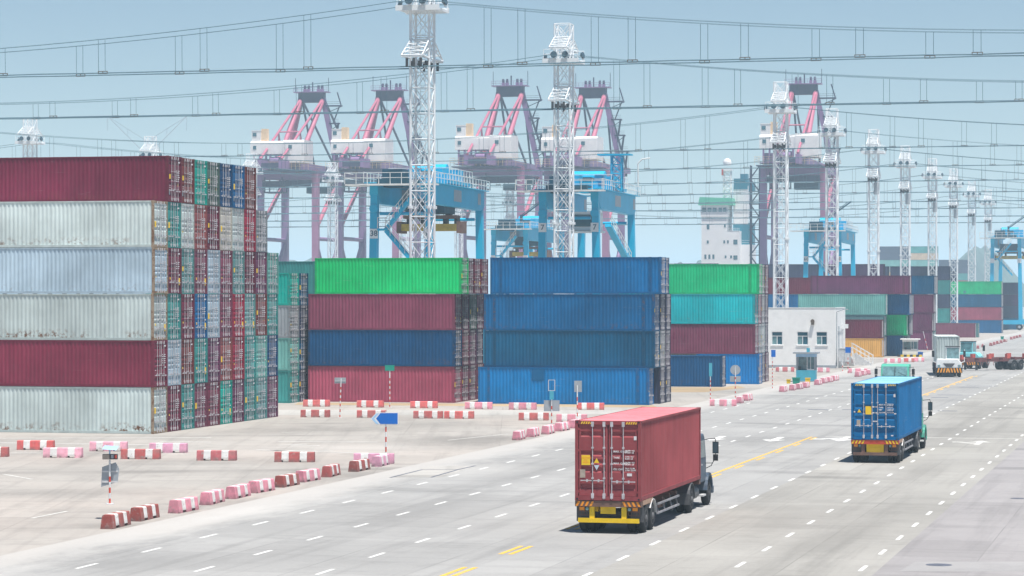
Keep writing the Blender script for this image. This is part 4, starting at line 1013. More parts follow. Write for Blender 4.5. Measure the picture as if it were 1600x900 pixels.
def road_truck(label, clabel, px, py, cabcol, ccol, style, cgroup=None):
    p = gp(px, py); t = thing("container_truck", label, "truck", p, -AR)
    trailer_parts(t, style); tractor_parts(t, cabcol, 8.75)
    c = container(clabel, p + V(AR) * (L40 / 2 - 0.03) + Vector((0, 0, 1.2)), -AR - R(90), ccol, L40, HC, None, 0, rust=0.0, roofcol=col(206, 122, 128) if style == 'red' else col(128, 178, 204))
    pc = shade(ccol, 0.86)
    for ch in c.children:
        if ch.name.split('.')[0] in ('door_frame', 'end_frame', 'side_rail'): ch.color = pc
    for sx in (-1, 1):                                            # slots of the corner castings
        for sy in (-1, 1):
            for z in (0.06, HC - 0.06):
                k = MB(); x0 = sx * L40 / 2; y0 = sy * CW / 2
                k.box(x0 - sx * 0.13, x0 - sx * 0.05, y0 + sy * 0.001, y0 + sy * 0.004, z - 0.03, z + 0.03) if sx * 1 > 9 else None
                k.box(min(x0 - sx * 0.13, x0 - sx * 0.05), max(x0 - sx * 0.13, x0 - sx * 0.05), min(y0 + sy * 0.001, y0 + sy * 0.004), max(y0 + sy * 0.001, y0 + sy * 0.004), z - 0.03, z + 0.03)
                k.box(min(x0 + sx * 0.001, x0 + sx * 0.004), max(x0 + sx * 0.001, x0 + sx * 0.004), min(y0 - sy * 0.12, y0 - sy * 0.05), max(y0 - sy * 0.12, y0 - sy * 0.05), z - 0.03, z + 0.03)
                k.build("casting_hole", [M['gasket']], c)
    for sy in (-1, 1):                                            # dark strip painted as the shadow beside each post
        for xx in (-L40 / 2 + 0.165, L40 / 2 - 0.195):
            k = MB(); k.box(xx, xx + 0.03, min(sy * (CW / 2 - 0.05), sy * (CW / 2 - 0.02)), max(sy * (CW / 2 - 0.05), sy * (CW / 2 - 0.02)), 0.17, HC - 0.09); k.build("post_shade_strip", [M['paint']], c, color=shade(ccol, 0.55))
    truck_container_marks(c, L40, HC, style == 'red')
    return t, c
road_truck("dark bonneted truck carrying the red container on a yellow framed trailer", "dusty red container with white lock rods on the dark bonneted truck", 950, 834.5, col(72, 88, 106), col(152, 74, 78), 'red')
road_truck("green bonneted truck carrying the blue container on a rusty trailer", "bright blue container on the green bonneted truck in the road", 1367, 724, col(60, 160, 140), col(0, 104, 160), 'blue')
t = thing("tractor_truck", "green bonneted tractor facing the camera just beyond the blue container", "truck", gp(1394, 628) + V(AR) * 7.0, -AR + math.pi)
tractor_parts(t, col(72, 168, 146), 0.0, 1.5)
# terminal tractors
def terminal_tractor(label, p, rz, colr, bump=True, side=1):
    t = thing("terminal_tractor", label, "terminal tractor", p, rz)
    def part(name, fn, m, par=None, color=None, bevel=0):
        mb = MB(); fn(mb); return mb.build(name, m if isinstance(m, list) else [m], par or t, color=color, bevel=bevel)
    for s in (-1, 1):
        wheel_parts(t, s * 1.1, 4.3, 0.5, 0.3, s); wheel_parts(t, s * 1.1, 0.9, 0.5, 0.28, s, True)
    part("frame", lambda m: (m.box(-0.6, 0.6, 0, 5.2, 0.6, 1.0), m.box(-1.2, 1.2, 3.4, 5.25, 0.42, 0.62)), M['dark'])
    part("bonnet", lambda m: m.prism([(-1.3, 0.95), (1.3, 0.95), (1.3, 1.55), (1.2, 1.9), (-0.9, 1.9), (-1.3, 1.5)], 'y', 3.2, 5.25), M['objpaint'], color=colr, bevel=0.06)
    part("front_bumper", lambda m: m.box(-1.36, 1.36, 5.22, 5.42, 0.46, 0.98), M['black'])
    hz = MB()
    for k in range(9):
        x = -1.3 + k * 0.3; d = 0.12 if k < 5 else -0.12
        hz.add([(x, 5.424, 0.5), (x + 0.15, 5.424, 0.5), (x + 0.15 + d, 5.424, 0.95), (x + d, 5.424, 0.95)], [(3, 2, 1, 0)])
    hz.build("hazard_stripe", [M['hazorange']], t)
    cx = side * 0.42
    cb = part("cab", lambda m: m.box(cx - 0.72, cx + 0.72, 2.6, 4.3, 1.7, 3.15), M['objpaint'], color=colr, bevel=0.05)
    part("roof", lambda m: m.box(cx - 0.76, cx + 0.76, 2.55, 4.36, 3.15, 3.22), M['dark'], cb)
    part("windshield", lambda m: m.box(cx - 0.64, cx + 0.64, 4.30, 4.312, 1.95, 3.05), M['glasslight'], cb)
    for s in (-1, 1): part("window", lambda m, s=s: m.box(cx + s * 0.72 - 0.008, cx + s * 0.72 + 0.008, 2.9, 4.15, 2.0, 3.0), M['glasslight'], cb)
    for s in (-1, 1): part("headlight", lambda m, s=s: m.box(s * 1.05 - 0.14, s * 1.05 + 0.14, 5.25, 5.27, 1.1, 1.3), M['glasslight'])
    part("grille", lambda m: m.prism([(-0.62, 1.45), (0.62, 1.45), (0.3, 1.08), (-0.3, 1.08)], 'y', 5.25, 5.27), M['mud'])
    for s in (-1, 1):
        mr = MB(); xm = s * 1.62
        mr.path([(s * 1.25, 4.2, 1.5), (xm, 4.3, 1.6), (xm, 4.3, 2.9)], 0.04, 6, 0); mr.box(xm - 0.13, xm + 0.13, 4.22, 4.34, 2.1, 2.75, 1)
        mr.build("mirror", [M['white'], M['black']], t)
    part("fifth_wheel", lambda m: m.lathe([(0, 0.5), (0.12, 0.45)], (0, 0.9, 1.05), 'z', 16), M['dark'])
    return t
M['hazorange'] = mat("hazard_orange", (0.85, 0.35, 0.03), rough=0.5)
def flat_trailer(label, p, rz, L=12.2, deck=1.45, stops=True, cat="trailer"):
    """skeletal terminal trailer, forward = +y from its rear end"""
    t = thing("skeletal_trailer", label, cat, p, rz)
    def part(name, fn, m):
        mb = MB(); fn(mb); return mb.build(name, m if isinstance(m, list) else [m], t)
    def rails(m):
        for x in (-0.55, 0.55): m.box(x - 0.1, x + 0.1, 0, L, deck - 0.45, deck)
        for y in (0.1, 2.2, 4.4, 6.6, 8.8, 11.0): m.box(-1.2, 1.2, y, y + 0.2, deck - 0.25, deck - 0.02)
        for k in range(12): m.beam((1.1, 3.4 + k * 0.6, deck - 0.45), (1.1 if k % 2 else 0.8, 3.7 + k * 0.6, deck - 0.95), 0.05)
    part("chassis_rail", rails, M['redchassis'])
    for s in (-1, 1):
        for yy in (1.2, 2.5): wheel_parts(t, s * 1.08, yy, 0.52, 0.28, s, True)
        part("mudguard", lambda m, s=s: [fender(m, yy, min(s * 0.7, s * 1.25), max(s * 0.7, s * 1.25), 0.6, 0.64, 0.56, 20, 160) for yy in (1.2, 2.5)], M['mud'])
        part("landing_leg", lambda m, s=s: m.box(s * 0.8 - 0.1, s * 0.8 + 0.1, L - 3.4, L - 3.2, 0.1, deck - 0.4), M['dark'])
        if stops:
            for yy in (0.2, 3.4, 6.8, L - 0.6): part("corner_guide", lambda m, s=s, yy=yy: m.box(s * 1.15 - 0.16, s * 1.15 + 0.16, yy, yy + 0.55, deck - 0.1, deck + 0.42), M['guide'])
    return t
M['redchassis'] = mat("red_brown_chassis", (0.17, 0.06, 0.06), rough=0.7, var=0.3, scale=2, dirt=(0.16, 0.12, 0.11, 1))
M['guide'] = mat("guide_red", (0.55, 0.1, 0.08), rough=0.6, var=0.2)
A1 = math.atan(0.125)
pw = gp(1483, 589.5) + V(A1) * 5.3
terminal_tractor("white terminal tractor with striped bumper facing the camera, pulling a pale container", pw, -A1 + math.pi, col(236, 240, 240), side=-1)
flat_trailer("trailer under the pale container behind the white terminal tractor", pw + V(A1) * 11.0, -A1 + math.pi, deck=1.3, stops=False)
container("pale grey container riding behind the white terminal tractor", pw + V(A1) * (-1.15 + L40 / 2) + Vector((0.04, 0, 1.32)), -A1 + R(90), PAL['pale grey'], L40, HC, None, 1, rust=0.2)
fT = Vector((-0.74, -0.67, 0)).normalized()
rT = math.atan2(-fT.x, fT.y)
flat_trailer("empty red brown skeletal trailer turning across the road behind the white tractor", at(1577, 309) - fT * 1.85, rT, L=12.2, deck=1.45)
rC = math.pi - 0.42; fC = Vector((-math.sin(rC), math.cos(rC), 0)); sC = Vector((fC.y, -fC.x, 0))
terminal_tractor("pale cyan terminal tractor half hidden behind the pale container", at(1513, 313) - fC * 3.45 - sC * 0.42, rC, col(130, 208, 214), side=1)
# ------------------------------------------------------------------ concrete barriers
BM = None
def barrier_meshes(L=2.06):
    b = MB(); ws = [MB(), MB()]; segs = [0, 0.18, 0.36, 0.64, 0.82, 1.0]
    for i in range(5):
        x0, x1 = -L / 2 + segs[i] * L, -L / 2 + segs[i + 1] * L
        pr = [(-0.25, 0.0), (0.25, 0.0), (0.18, 0.49), (0.155, 0.52), (-0.155, 0.52), (-0.18, 0.49)]
        if i in (1, 3): pr = [(-0.235, 0.1), (0.235, 0.1), (0.18, 0.49), (0.155, 0.52), (-0.155, 0.52), (-0.18, 0.49)]
        (ws[i // 2] if i in (1, 3) else b).prism(pr, 'x', x0 + (0.001 if i else 0), x1)
    b.box(-L / 2 + 0.1, L / 2 - 0.1, -0.15, 0.15, 0.11, 0.46)
    return b.mesh("block", [M['barrier']]), [w.mesh("white_band", [M['barwhite']]) for w in ws]
BCOL = {'red': (178, 90, 88), 'salmon': (212, 100, 98), 'pink': (220, 142, 158), 'pale pink': (226, 164, 180), 'mauve': (208, 150, 174), 'brown red': (152, 76, 70), 'faded red': (186, 102, 106)}
def barrier(label, p, a, c, group, sc=1.0):
    global BM
    BM = BM or barrier_meshes()
    t = thing("concrete_barrier", label, "barrier", p, a, group); t.scale = (sc, 1, 1)
    o = put("block", BM[0], t, color=shade(col(*BCOL[c]), rnd.uniform(0.9, 1.1))); [put("white_band", w, t) for w in BM[1]]
    return t
def row(px_list, where, group, colors, along=False, words=None):
    n = len(px_list)
    OR = ['first', 'second', 'third', 'fourth', 'fifth', 'sixth', 'seventh', 'eighth', 'ninth', 'tenth', 'eleventh', 'twelfth', 'thirteenth', 'fourteenth', 'fifteenth']
    for i, (px, py) in enumerate(px_list):
        c = colors[i % len(colors)]
        p = gp(px, py)
        if along: p = p + V(AR) * 1.1; rz = math.pi / 2 - AR + rnd.uniform(-0.09, 0.09)
        else: p = p + V(AR) * 0.27; rz = -AR * 0.35 + rnd.uniform(-0.06, 0.06)
        barrier((f"{c} barrier, {OR[i]} from the left in {where}" if n > 1 else f"single {c} and white barrier in {where}"), p, rz, c, group)
gb = "red and white concrete barriers"
row([(-20, 714), (95.5, 715.3), (217, 717.6), (336, 719.8), (458, 722.3), (582, 724.8)], "the row before the tallest stack", gb, ['red', 'pale pink', 'red', 'faded red', 'red', 'mauve'])
row([(53, 703.2), (167, 705.2), (260.5, 707.6)], "the rear row before the tallest stack", gb, ['salmon', 'pale pink', 'mauve'])
row([(163, 827), (209, 815), (271, 802.5), (317, 789.5), (358, 780), (395, 771), (436, 762), (469, 754), (506, 746), (551, 737.5), (585, 729.5)], "the road edge line nearest the camera", gb,
    ['brown red', 'brown red', 'pink', 'pink', 'pink', 'pink', 'brown red', 'pink', 'red', 'brown red', 'mauve'], True)
row([(493, 635.5), (577, 636.8), (661, 638), (746.5, 639.3), (815.5, 640.3), (921.5, 640.5)], "the row touching the stacks", gb, ['salmon', 'salmon', 'salmon', 'pink', 'pink', 'salmon'])
row([(491, 652.2), (579, 652.8), (667.5, 654), (716, 654.3), (832.5, 657)], "the second row below the stacks", gb, ['red', 'red', 'red', 'salmon', 'red'])
row([(892, 659.5)], "the corner behind the red truck", gb, ['pink'])
row([(804, 688), (826, 683.3), (850, 679), (872, 674.2), (892, 669.5)], "the line behind the red container", gb, ['pink', 'pink', 'pink', 'pink', 'pink'], True)
row([(1129, 634.8)], "the gap between the two container trucks", gb, ['pink'])
row([(1152.5, 630.5), (1164.5, 626.5)], "the pair between the two container trucks", gb, ['pink', 'pink'], True)
row([(1221, 612.6), (1236, 610.3), (1246, 608.6), (1256.5, 606.4), (1276, 601.7), (1285, 599.2), (1293.5, 597.6), (1302, 595.3)], "the line before the blue booth", gb, ['pink', 'pink', 'pink', 'pink', 'pink', 'pink', 'pink', 'pink'], True)
row([(1222, 567.3), (1281, 567.3), (1333, 567.6)], "the row along the white building", gb, ['faded red', 'faded red', 'red'])
row([(1226, 581), (1281, 582)], "the row behind the blue booth", gb, ['faded red', 'pink'])
row([(1340, 583.2), (1394, 567.0), (1415.5, 566.0), (1431, 565.2)], "the row before the guard hut", gb, ['pink', 'pink', 'salmon', 'pink'])
row([(1339, 589), (1347, 587), (1355, 585.6)], "the trio before the green cab", gb, ['pink', 'pink', 'pink'], True)
row([(1527, 545), (1535, 542.6), (1548, 540.5), (1553, 539), (1558.5, 537.6), (1564, 536.2), (1570, 534.6), (1580, 530.6), (1584.5, 529.4), (1589, 528.2), (1593.5, 527)], "the far line up the road", gb, ['faded red', 'faded red', 'red', 'faded red', 'red', 'faded red', 'red', 'faded red', 'faded red', 'red', 'red'], True)
# ------------------------------------------------------------------ signs on striped posts
def post(t, h, r=0.04, bands=7, z0=0.0, lean=0.0):
    m = MB(); n = bands * 2; dz = (h - z0) / n
    for i in range(n):
        za, zb = z0 + i * dz, z0 + (i + 1) * dz
        m.tube((lean * za, 0, za), (lean * zb, 0, zb), r, 10, 1 if i % 2 == 0 and i < n - 2 else 0)
    m.lathe([(0, 0.16), (0.03, 0.16)], (0, 0, z0), 'z', 12, 0)
    return m.build("post", [M['white'], M['polered']], t)
def sign(label, px, py, h, builder, bands=6, lean=0.0, z0=0.0, r=0.04, cat="sign"):
    p = gp(px, py); t = thing("road_sign", label, cat, p, -math.atan((px - 800) / F) * 0.3 - 0.03)
    post(t, h, r, bands, z0, lean); builder(t, h); return t
def pl(x0, x1, z0, z1, m, t, name="sign_plate", y=-0.06, th=0.02, lean=0):
    b = MB(); b.box(x0, x1, y, y + th, z0, z1); return b.build(name, [m], t)
def s_arrow(t, h):
    m = MB(); m.prism([(-0.78, 2.24), (-0.48, 2.56), (0.64, 2.56), (0.64, 1.94), (-0.48, 1.94)], 'y', -0.08, -0.06)
    f = m.build("sign_plate", [M['white']], t)
    m = MB(); m.prism([(-0.50, 2.25), (-0.28, 2.53), (0.61, 2.53), (0.61, 1.97), (-0.28, 1.97)], 'y', -0.088, -0.081); m.build("blue_field", [M['signblue']], f)
    m = MB(); m.prism([(-0.74, 2.24), (-0.5, 2.51), (-0.36, 2.51), (-0.60, 2.24), (-0.36, 1.97), (-0.5, 1.97)], 'y', -0.086, -0.0811); m.build("border_stripe", [M['signblue2']], f)
M['signblue2'] = mat("sign_light_blue", (0.35, 0.55, 0.75), rough=0.4)
sign("blue arrow shaped sign on a striped post at the barrier corner", 603, 722, 2.6, s_arrow, 5)
def s_back(t, h):
    m = MB(); m.prism([(-0.34, h - 1.05), (-0.30, h - 0.28), (0.22, h - 0.1), (0.36, h - 0.35), (0.3, h - 0.85)], 'y', 0.05, 0.07); m.build("sign_plate", [M['signgrey']], t)
    for z in (h - 0.85, h - 0.45): pl(-0.3, 0.3, z - 0.03, z + 0.03, M['galv'], t, "bracket", 0.03, 0.02)
    m = MB(); m.box(-0.26, 0.3, -0.1, 0.1, h + 0.02, h + 0.22, 0); m.box(-0.27, 0.0, -0.105, 0.105, h + 0.03, h + 0.21, 1); m.box(0.06, 0.16, -0.108, 0.108, h + 0.06, h + 0.2, 2); m.box(0.2, 0.28, -0.108, 0.108, h + 0.06, h + 0.2, 3)
    m.build("warning_lamp", [M['dark'], M['tanplate'], M['signgrey'], M['polered']], t)
    m = MB(); m.add([(-0.26, -0.25, h + 0.42), (0.28, -0.25, h + 0.38), (0.3, 0.3, h + 0.5), (-0.24, 0.3, h + 0.54)], [(0, 1, 2, 3)]); m.beam((0, 0, h + 0.2), (0, 0, h + 0.45), 0.05)
    m.build("solar_panel", [M['signblue2']], t)
sign("grey sign back with solar lamp on a striped post at the nearest barrier", 171.5, 812, 2.30, s_back, 4, 0, 0.6)
def s_plate(x0, x1, z0, z1, m, **k):
    return lambda t, h: pl(x0, x1, h + z0, h + z1, m, t, **k)
sign("small green sign on a striped post before the green topped stack", 609, 636.5, 2.85, s_plate(-0.36, 0.36, -0.05, 0.38, M['signgreen']), 7)
sign("grey sign back on a leaning striped post before the green topped stack", 531, 652.5, 2.75, lambda t, h: (pl(-0.38, 0.42, h - 0.35, h + 0.06, M['signgrey'], t, "sign_plate", 0.05), pl(-0.34, 0.4, h - 0.2, h - 0.16, M['galv'], t, "bracket", 0.02)), 7, 0.03)
def s_frame(t, h):
    for x in (-0.2, 0.2): pl(x - 0.02, x + 0.02, h + 0.3, h + 1.0, M['galv'], t, "sign_frame")
    for z in (h + 0.3, h + 0.98): pl(-0.2, 0.2, z, z + 0.03, M['galv'], t, "sign_frame")
    pl(-0.13, 0.13, h - 0.25, h + 0.3, M['boothblue'], t, "sign_panel"); pl(-0.5, 0.5, h - 1.0, h - 0.3, M['signgrey'], t, "sign_plate", 0.05)
sign("empty sign frame over a grey plate before the all blue stack", 862, 672, 2.2, s_frame, 5)
sign("small grey sign back on a striped post beside the red container", 902, 663, 2.6, lambda t, h: pl(-0.2, 0.3, h - 0.45, h + 0.3, M['signgrey'], t, "sign_plate", 0.05), 5)
sign("narrow teal sign on a striped post between the trucks", 1110, 624, 2.1, s_plate(-0.12, 0.14, -0.2, 0.9, M['boothblue']), 6)
def s_round(t, h):
    m = MB(); m.lathe([(0, 0.42), (0.02, 0.42)], (0, 0.05, h), 'y', 24); m.build("round_plate", [M['signgrey']], t)
    pl(-0.44, 0.44, h - 1.0, h - 0.52, M['signgrey'], t, "sign_plate", 0.05); pl(-0.02, 0.02, h - 1.0, h + 0.3, M['white'], t, "bracket", 0.0)
sign("round grey sign back over a plate beside the stack by the building", 1149, 622, 2.35, s_round, 6)
sign("blue sign on a tall striped post at the end of the stack by the building", 1207, 607, 3.0, s_plate(-0.12, 0.28, -0.1, 0.55, M['signblue']), 9)
sign("blue sign on a striped post by the stairs of the white building", 1325, 583.5, 2.5, s_plate(-0.3, 0.32, -0.25, 0.38, M['signblue']), 5)
sign("short striped marker post before the stairs of the white building", 1316.5, 580.5, 1.35, lambda t, h: None, 3, cat="marker post")
for i, (px, py) in enumerate(((1549, 510), (1583, 506))): sign(f"{'leaning white pole before the far green topped block' if i == 0 else 'leaning white pole before the last block up the road'}", px, py + 4, 3.2, lambda t, h: None, 4, 0.2, cat="marker post")
sign("leaning white pole before the plum block beyond the guard hut", 1450, 548, 3.0, lambda t, h: None, 4, -0.25, cat="marker post")
# ------------------------------------------------------------------ buildings and booths
def hut_parts(t):
    def part(name, fn, m, par=None):
        mb = MB(); fn(mb); return mb.build(name, m if isinstance(m, list) else [m], par or t)
    return part
pB = gp(1306, 575.5); aB = AY
t = thing("office_building", "white tiled single storey building with three windows beside the stacks", "building", pB, -aB); part = hut_parts(t)
Hb, Wb, Db = 7.05, 12.0, 10.2
wins = [(-7.55, -6.27), (-4.55, -3.25), (-2.3, -1.02)]
def facade(m):
    xs = [-Wb] + [v for w in wins for v in w] + [0]
    for i in range(0, len(xs), 2): m.box(xs[i], xs[i + 1], 0, 0.25, 0.002, Hb)
    for a, b in wins: m.box(a, b, 0, 0.25, 0.002, 2.72); m.box(a, b, 0, 0.25, 4.28, Hb)
wl_ = part("wall", facade, M['wall'])
part("wall", lambda m: m.box(-0.25, 0, 0.25, Db, 0.002, Hb), M['wall'])
part("wall", lambda m: (m.box(-Wb, -0.25, Db - 0.25, Db, 0.002, Hb), m.box(-Wb, -Wb + 0.25, 0.25, Db - 0.25, 0.002, Hb)), M['wall'])
part("roof", lambda m: (m.box(-Wb + 0.25, -0.25, 0.25, Db - 0.25, Hb - 0.7, Hb - 0.5), m.box(-Wb - 0.04, 0.04, -0.04, 0.3, Hb, Hb + 0.06), m.box(-0.3, 0.04, 0.3, Db, Hb, Hb + 0.06)), M['wall'])
part("plinth", lambda m: m.box(-Wb, 0.02, -0.03, 0, 0.002, 0.35), M['signgrey'])
for a, b in wins:
    w = part("window", lambda m: m.box(a, b, 0.14, 0.16, 2.72, 4.28), M['glass'])
    def fr(m):
        for x in (a, b - 0.07): m.box(x, x + 0.07, 0.08, 0.14, 2.72, 4.28)
        for z in (2.72, 3.72, 4.21): m.box(a + 0.07, b - 0.07, 0.08, 0.14, z, z + 0.07)
        m.box((a + b) / 2 - 0.04, (a + b) / 2 + 0.04, 0.09, 0.14, 2.79, 3.72)
    part("frame", fr, M['white'], w); part("sill", lambda m: m.box(a - 0.1, b + 0.1, -0.08, 0.1, 2.6, 2.715), M['wall'], w)
    part("pane", lambda m: m.box(a + 0.07, (a + b) / 2 - 0.04, 0.125, 0.138, 2.79, 3.72), M['glasslight'], w)
part("wall_lamp", lambda m: (m.box(-2.86, -2.52, -0.32, 0, 5.1, 5.42), m.lathe([(-0.01, 0.2), (-0.25, 0.24)], (-2.69, -0.1, 5.5), 'y', 14)), M['insul'])
part("door", lambda m: m.box(0.0, 0.03, 2.6, 3.6, 1.3, 4.9), M['signgrey'])
part("electric_cabinet", lambda m: (m.box(0.35, 1.7, -0.35, 0.25, 0.75, 2.3, 0), m.box(0.4, 1.0, -0.36, -0.35, 0.8, 2.25, 1), m.box(1.06, 1.65, -0.36, -0.35, 0.8, 2.25, 1), m.box(0.3, 1.75, -0.4, 0.3, 2.3, 2.36, 1)), [M['signgrey'], M['galv']])
part("air_conditioner", lambda m: m.box(0.0, 0.7, 6.2, 7.1, 4.6, 5.1), M['white'])
def pipe(m):
    m.path([(0.05, 0.5, 0.2), (0.05, 0.5, 6.6), (0.9, 0.5, 6.9), (1.4, 0.5, 6.9)], 0.05, 6)
    m.tube((0.06, 2.0, 4.3), (0.06, 8.0, 4.4), 0.04, 6)
part("drain_pipe", pipe, M['signgrey'])
def stairs(m):
    for i in range(8): m.box(0.2, 1.5, 3.6 + i * 0.38, 4.0 + i * 0.38, 1.2 - i * 0.15, 1.3 - i * 0.15, 0)
    for x in (0.25, 1.5):
        for o in (0.55, 1.05): m.beam((x, 2.4, 1.3 + o), (x, 3.6, 1.3 + o), 0.05, 0.05, 1); m.beam((x, 3.6, 1.3 + o), (x, 6.6, 0.15 + o), 0.05, 0.05, 1)
        for i in range(6): m.beam((x, 3.6 + i * 0.6, 1.2 - i * 0.22), (x, 3.6 + i * 0.6, 2.35 - i * 0.22), 0.05, 0.05, 1)
    m.box(0.02, 1.5, 2.3, 3.6, 1.15, 1.3, 0)
part("stairs", stairs, [M['galv'], M['rail']])
# stairs railing seen beside the yellow container
t = thing("access_stairs", "pale yellow railing and steps before the yellow container", "stairs", gp(1335, 571), -AY); part = hut_parts(t)
part("steps", lambda m: [m.box(i * 0.28, i * 0.28 + 0.3, 0, 1.0, 0, 1.5 - i * 0.2) for i in range(7)], M['galv'])
def rl(m):
    for y in (-0.02, 1.02):
        for o in (0.5, 1.0): m.beam((-0.4, y, 1.75 + o), (2.2, y, 0.25 + o), 0.06)
        for i in range(6): m.beam((-0.3 + i * 0.5, y, 1.5 - i * 0.28), (-0.3 + i * 0.5, y, 2.7 - i * 0.28), 0.05)
    m.beam((2.2, -0.02, 0), (2.2, -0.02, 1.25), 0.06)
part("railing", rl, M['beigerail'] if 'beigerail' in M else M['rail'])
# blue booth
def booth(label, px, py, w, h, d, low, upper, roofc, blue=True):
    t = thing("guard_booth", label, "booth", gp(px, py), -AY * 0.8); part = hut_parts(t)
    b = part("base_panel", lambda m: (m.box(-w / 2, w / 2, 0, 0.06, 0.12, h * 0.4), m.box(-w / 2, w / 2, d - 0.06, d, 0.12, h * 0.4), m.box(-w / 2, -w / 2 + 0.06, 0.06, d - 0.06, 0.12, h * 0.4), m.box(w / 2 - 0.06, w / 2, 0.06, d - 0.06, 0.12, h * 0.4)), low)
    part("floor_slab", lambda m: m.box(-w / 2 - 0.1, w / 2 + 0.1, -0.1, d + 0.1, 0.004, 0.12), M['signgrey'])
    for x in (-w / 2, w / 2 - 0.13):
        for y in (0, d - 0.13): part("corner_post", lambda m, x=x, y=y: m.box(x - 0.003, x + 0.133, y - 0.003, y + 0.133, h * 0.4, h * 0.84), M['signgrey'])
    part("fascia", lambda m: (m.box(-w / 2 - 0.02, w / 2 + 0.02, -0.02, d + 0.02, h * 0.84, h * 0.95)), upper)
    part("roof", lambda m: m.box(-w / 2 - 0.3, w / 2 + 0.3, -0.35, d + 0.3, h * 0.95, h), roofc)
    wd = part("window", lambda m: m.box(-w / 2 + 0.13, w / 2 - 0.13, d - 0.1, d - 0.08, h * 0.4, h * 0.84), M['glasslight'])
    part("frame", lambda m: (m.box(0.1, 0.16, 0.02, 0.08, h * 0.4, h * 0.84), m.box(0.1, w / 2 - 0.13, 0.02, 0.08, h * 0.4, h * 0.44), m.box(0.45, 0.5, 0.03, 0.07, h * 0.44, h * 0.84)), M['white'], wd)
    part("counter", lambda m: (m.box(-0.7, 0.6, 0.4, 1.0, h * 0.36, h * 0.4), m.box(-0.75, -0.5, 0.3, 0.5, h * 0.4, h * 0.52)), M['dark'])
    return t
t = booth("small blue guard booth with a flat roof before the white building", 1259, 597, 1.9, 2.95, 1.9, M['boothblue'], M['boothdeep'] if 'boothdeep' in M else M['signblue2'], M['signgrey']); part = hut_parts(t)
part("roof_box", lambda m: m.box(0.05, 0.35, 0.4, 0.8, 2.95, 3.35), M['boothblue'])
t = booth("grey white guard hut with striped kerb under the plum block", 1422, 557.5, 2.1, 2.5, 1.9, M['white'], M['white'], M['wall']); part = hut_parts(t)
def strk(m):
    for i in range(8): m.box(-1.7 + i * 0.42, -1.7 + i * 0.42 + 0.42, -0.5, -0.15, 0.005, 0.3, i % 2)
part("striped_kerb", strk, [M['black'], M['yellow']])
def bin_(label, px, py, w, h, m, cat="bin"):
    t = thing("waste_bin", label, cat, gp(px, py), -AY * 0.6); part = hut_parts(t)
    part("bin_body", lambda k: k.add([(-w * .42, 0, 0.01), (w * .42, 0, 0.01), (w * .42, w * .8, 0.01), (-w * .42, w * .8, 0.01), (-w / 2, -w * .06, h), (w / 2, -w * .06, h), (w / 2, w * .86, h), (-w / 2, w * .86, h)], [(3, 2, 1, 0), (4, 5, 6, 7), (0, 1, 5, 4), (1, 2, 6, 5), (2, 3, 7, 6), (3, 0, 4, 7)]), m)
    part("rim", lambda k: (k.box(-w * .53, w * .53, -w * .1, -w * .05, h - 0.06, h + 0.02), k.box(-w * .53, w * .53, w * .85, w * .9, h - 0.06, h + 0.02)), m)
bin_("open green bin at the foot of the blue booth", 1244, 600, 0.75, 0.6, M['shipteal'] if False else M['signgreen'])
bin_("blue bin beside the grey guard hut", 1438, 557.5, 0.75, 0.65, M['signblue'])
bin_("green bin standing alone by the far barriers", 1566, 530.5, 0.6, 0.6, M['signgreen'])
bin_("yellow box beside the blue booth", 1262, 600.5, 0.5, 0.6, M['decalyellow'], "box")
bin_("small yellow tub left of the green bin", 1232, 599.5, 0.4, 0.4, M['yellow'], "tub")
# ------------------------------------------------------------------ hills in the haze
def hill(name, pts, y, depth):
    m = MB(); n = len(pts)
    vs = [(x, y, z) for x, z in pts] + [(x, y + depth, 0) for x, z in pts] + [(x, y - depth * 0.6, 0) for x, z in pts]
    fs = [(i, i + 1, n + i + 1, n + i) for i in range(n - 1)] + [(2 * n + i, 2 * n + i + 1, i + 1, i) for i in range(n - 1)]
    m.add(vs, fs, 0, True); o = m.build(name, [M['hill']]); tag(o, kind='structure')
M['hill'] = mat("hill_scrub", (0.05, 0.09, 0.07), rough=0.9, var=0.3, scale=0.01)
def ridge(px0, px1, peak, y, seed):
    r = random.Random(seed); n = 60; pts = []
    for i in range(n + 1):
        t = i / n; px = px0 + (px1 - px0) * t
        h = peak(t) * (1 + 0.0 * r.random()) + 6 * math.sin(t * 40 + seed) * peak(t) / 120 + r.uniform(-2, 2)
        pts.append(((px - 800) / F * y, max(0, h) + 0.5))
    return pts
HD = 2000
hill("hills", ridge(330, 720, lambda t: 62 * math.sin(math.pi * min(1, t * 1.0)) ** 1.2 * (0.7 + 0.3 * math.cos(t * 5)), HD, 3), HD, 300)
hill("hills", ridge(1440, 1700, lambda t: 46 * math.exp(-((t - 0.36) / 0.17) ** 2) + 20 * math.exp(-((t - 0.8) / 0.2) ** 2), HD, 9), HD, 300)
hill("hills", ridge(960, 1220, lambda t: 32 * math.sin(math.pi * t), HD, 5), HD, 300)
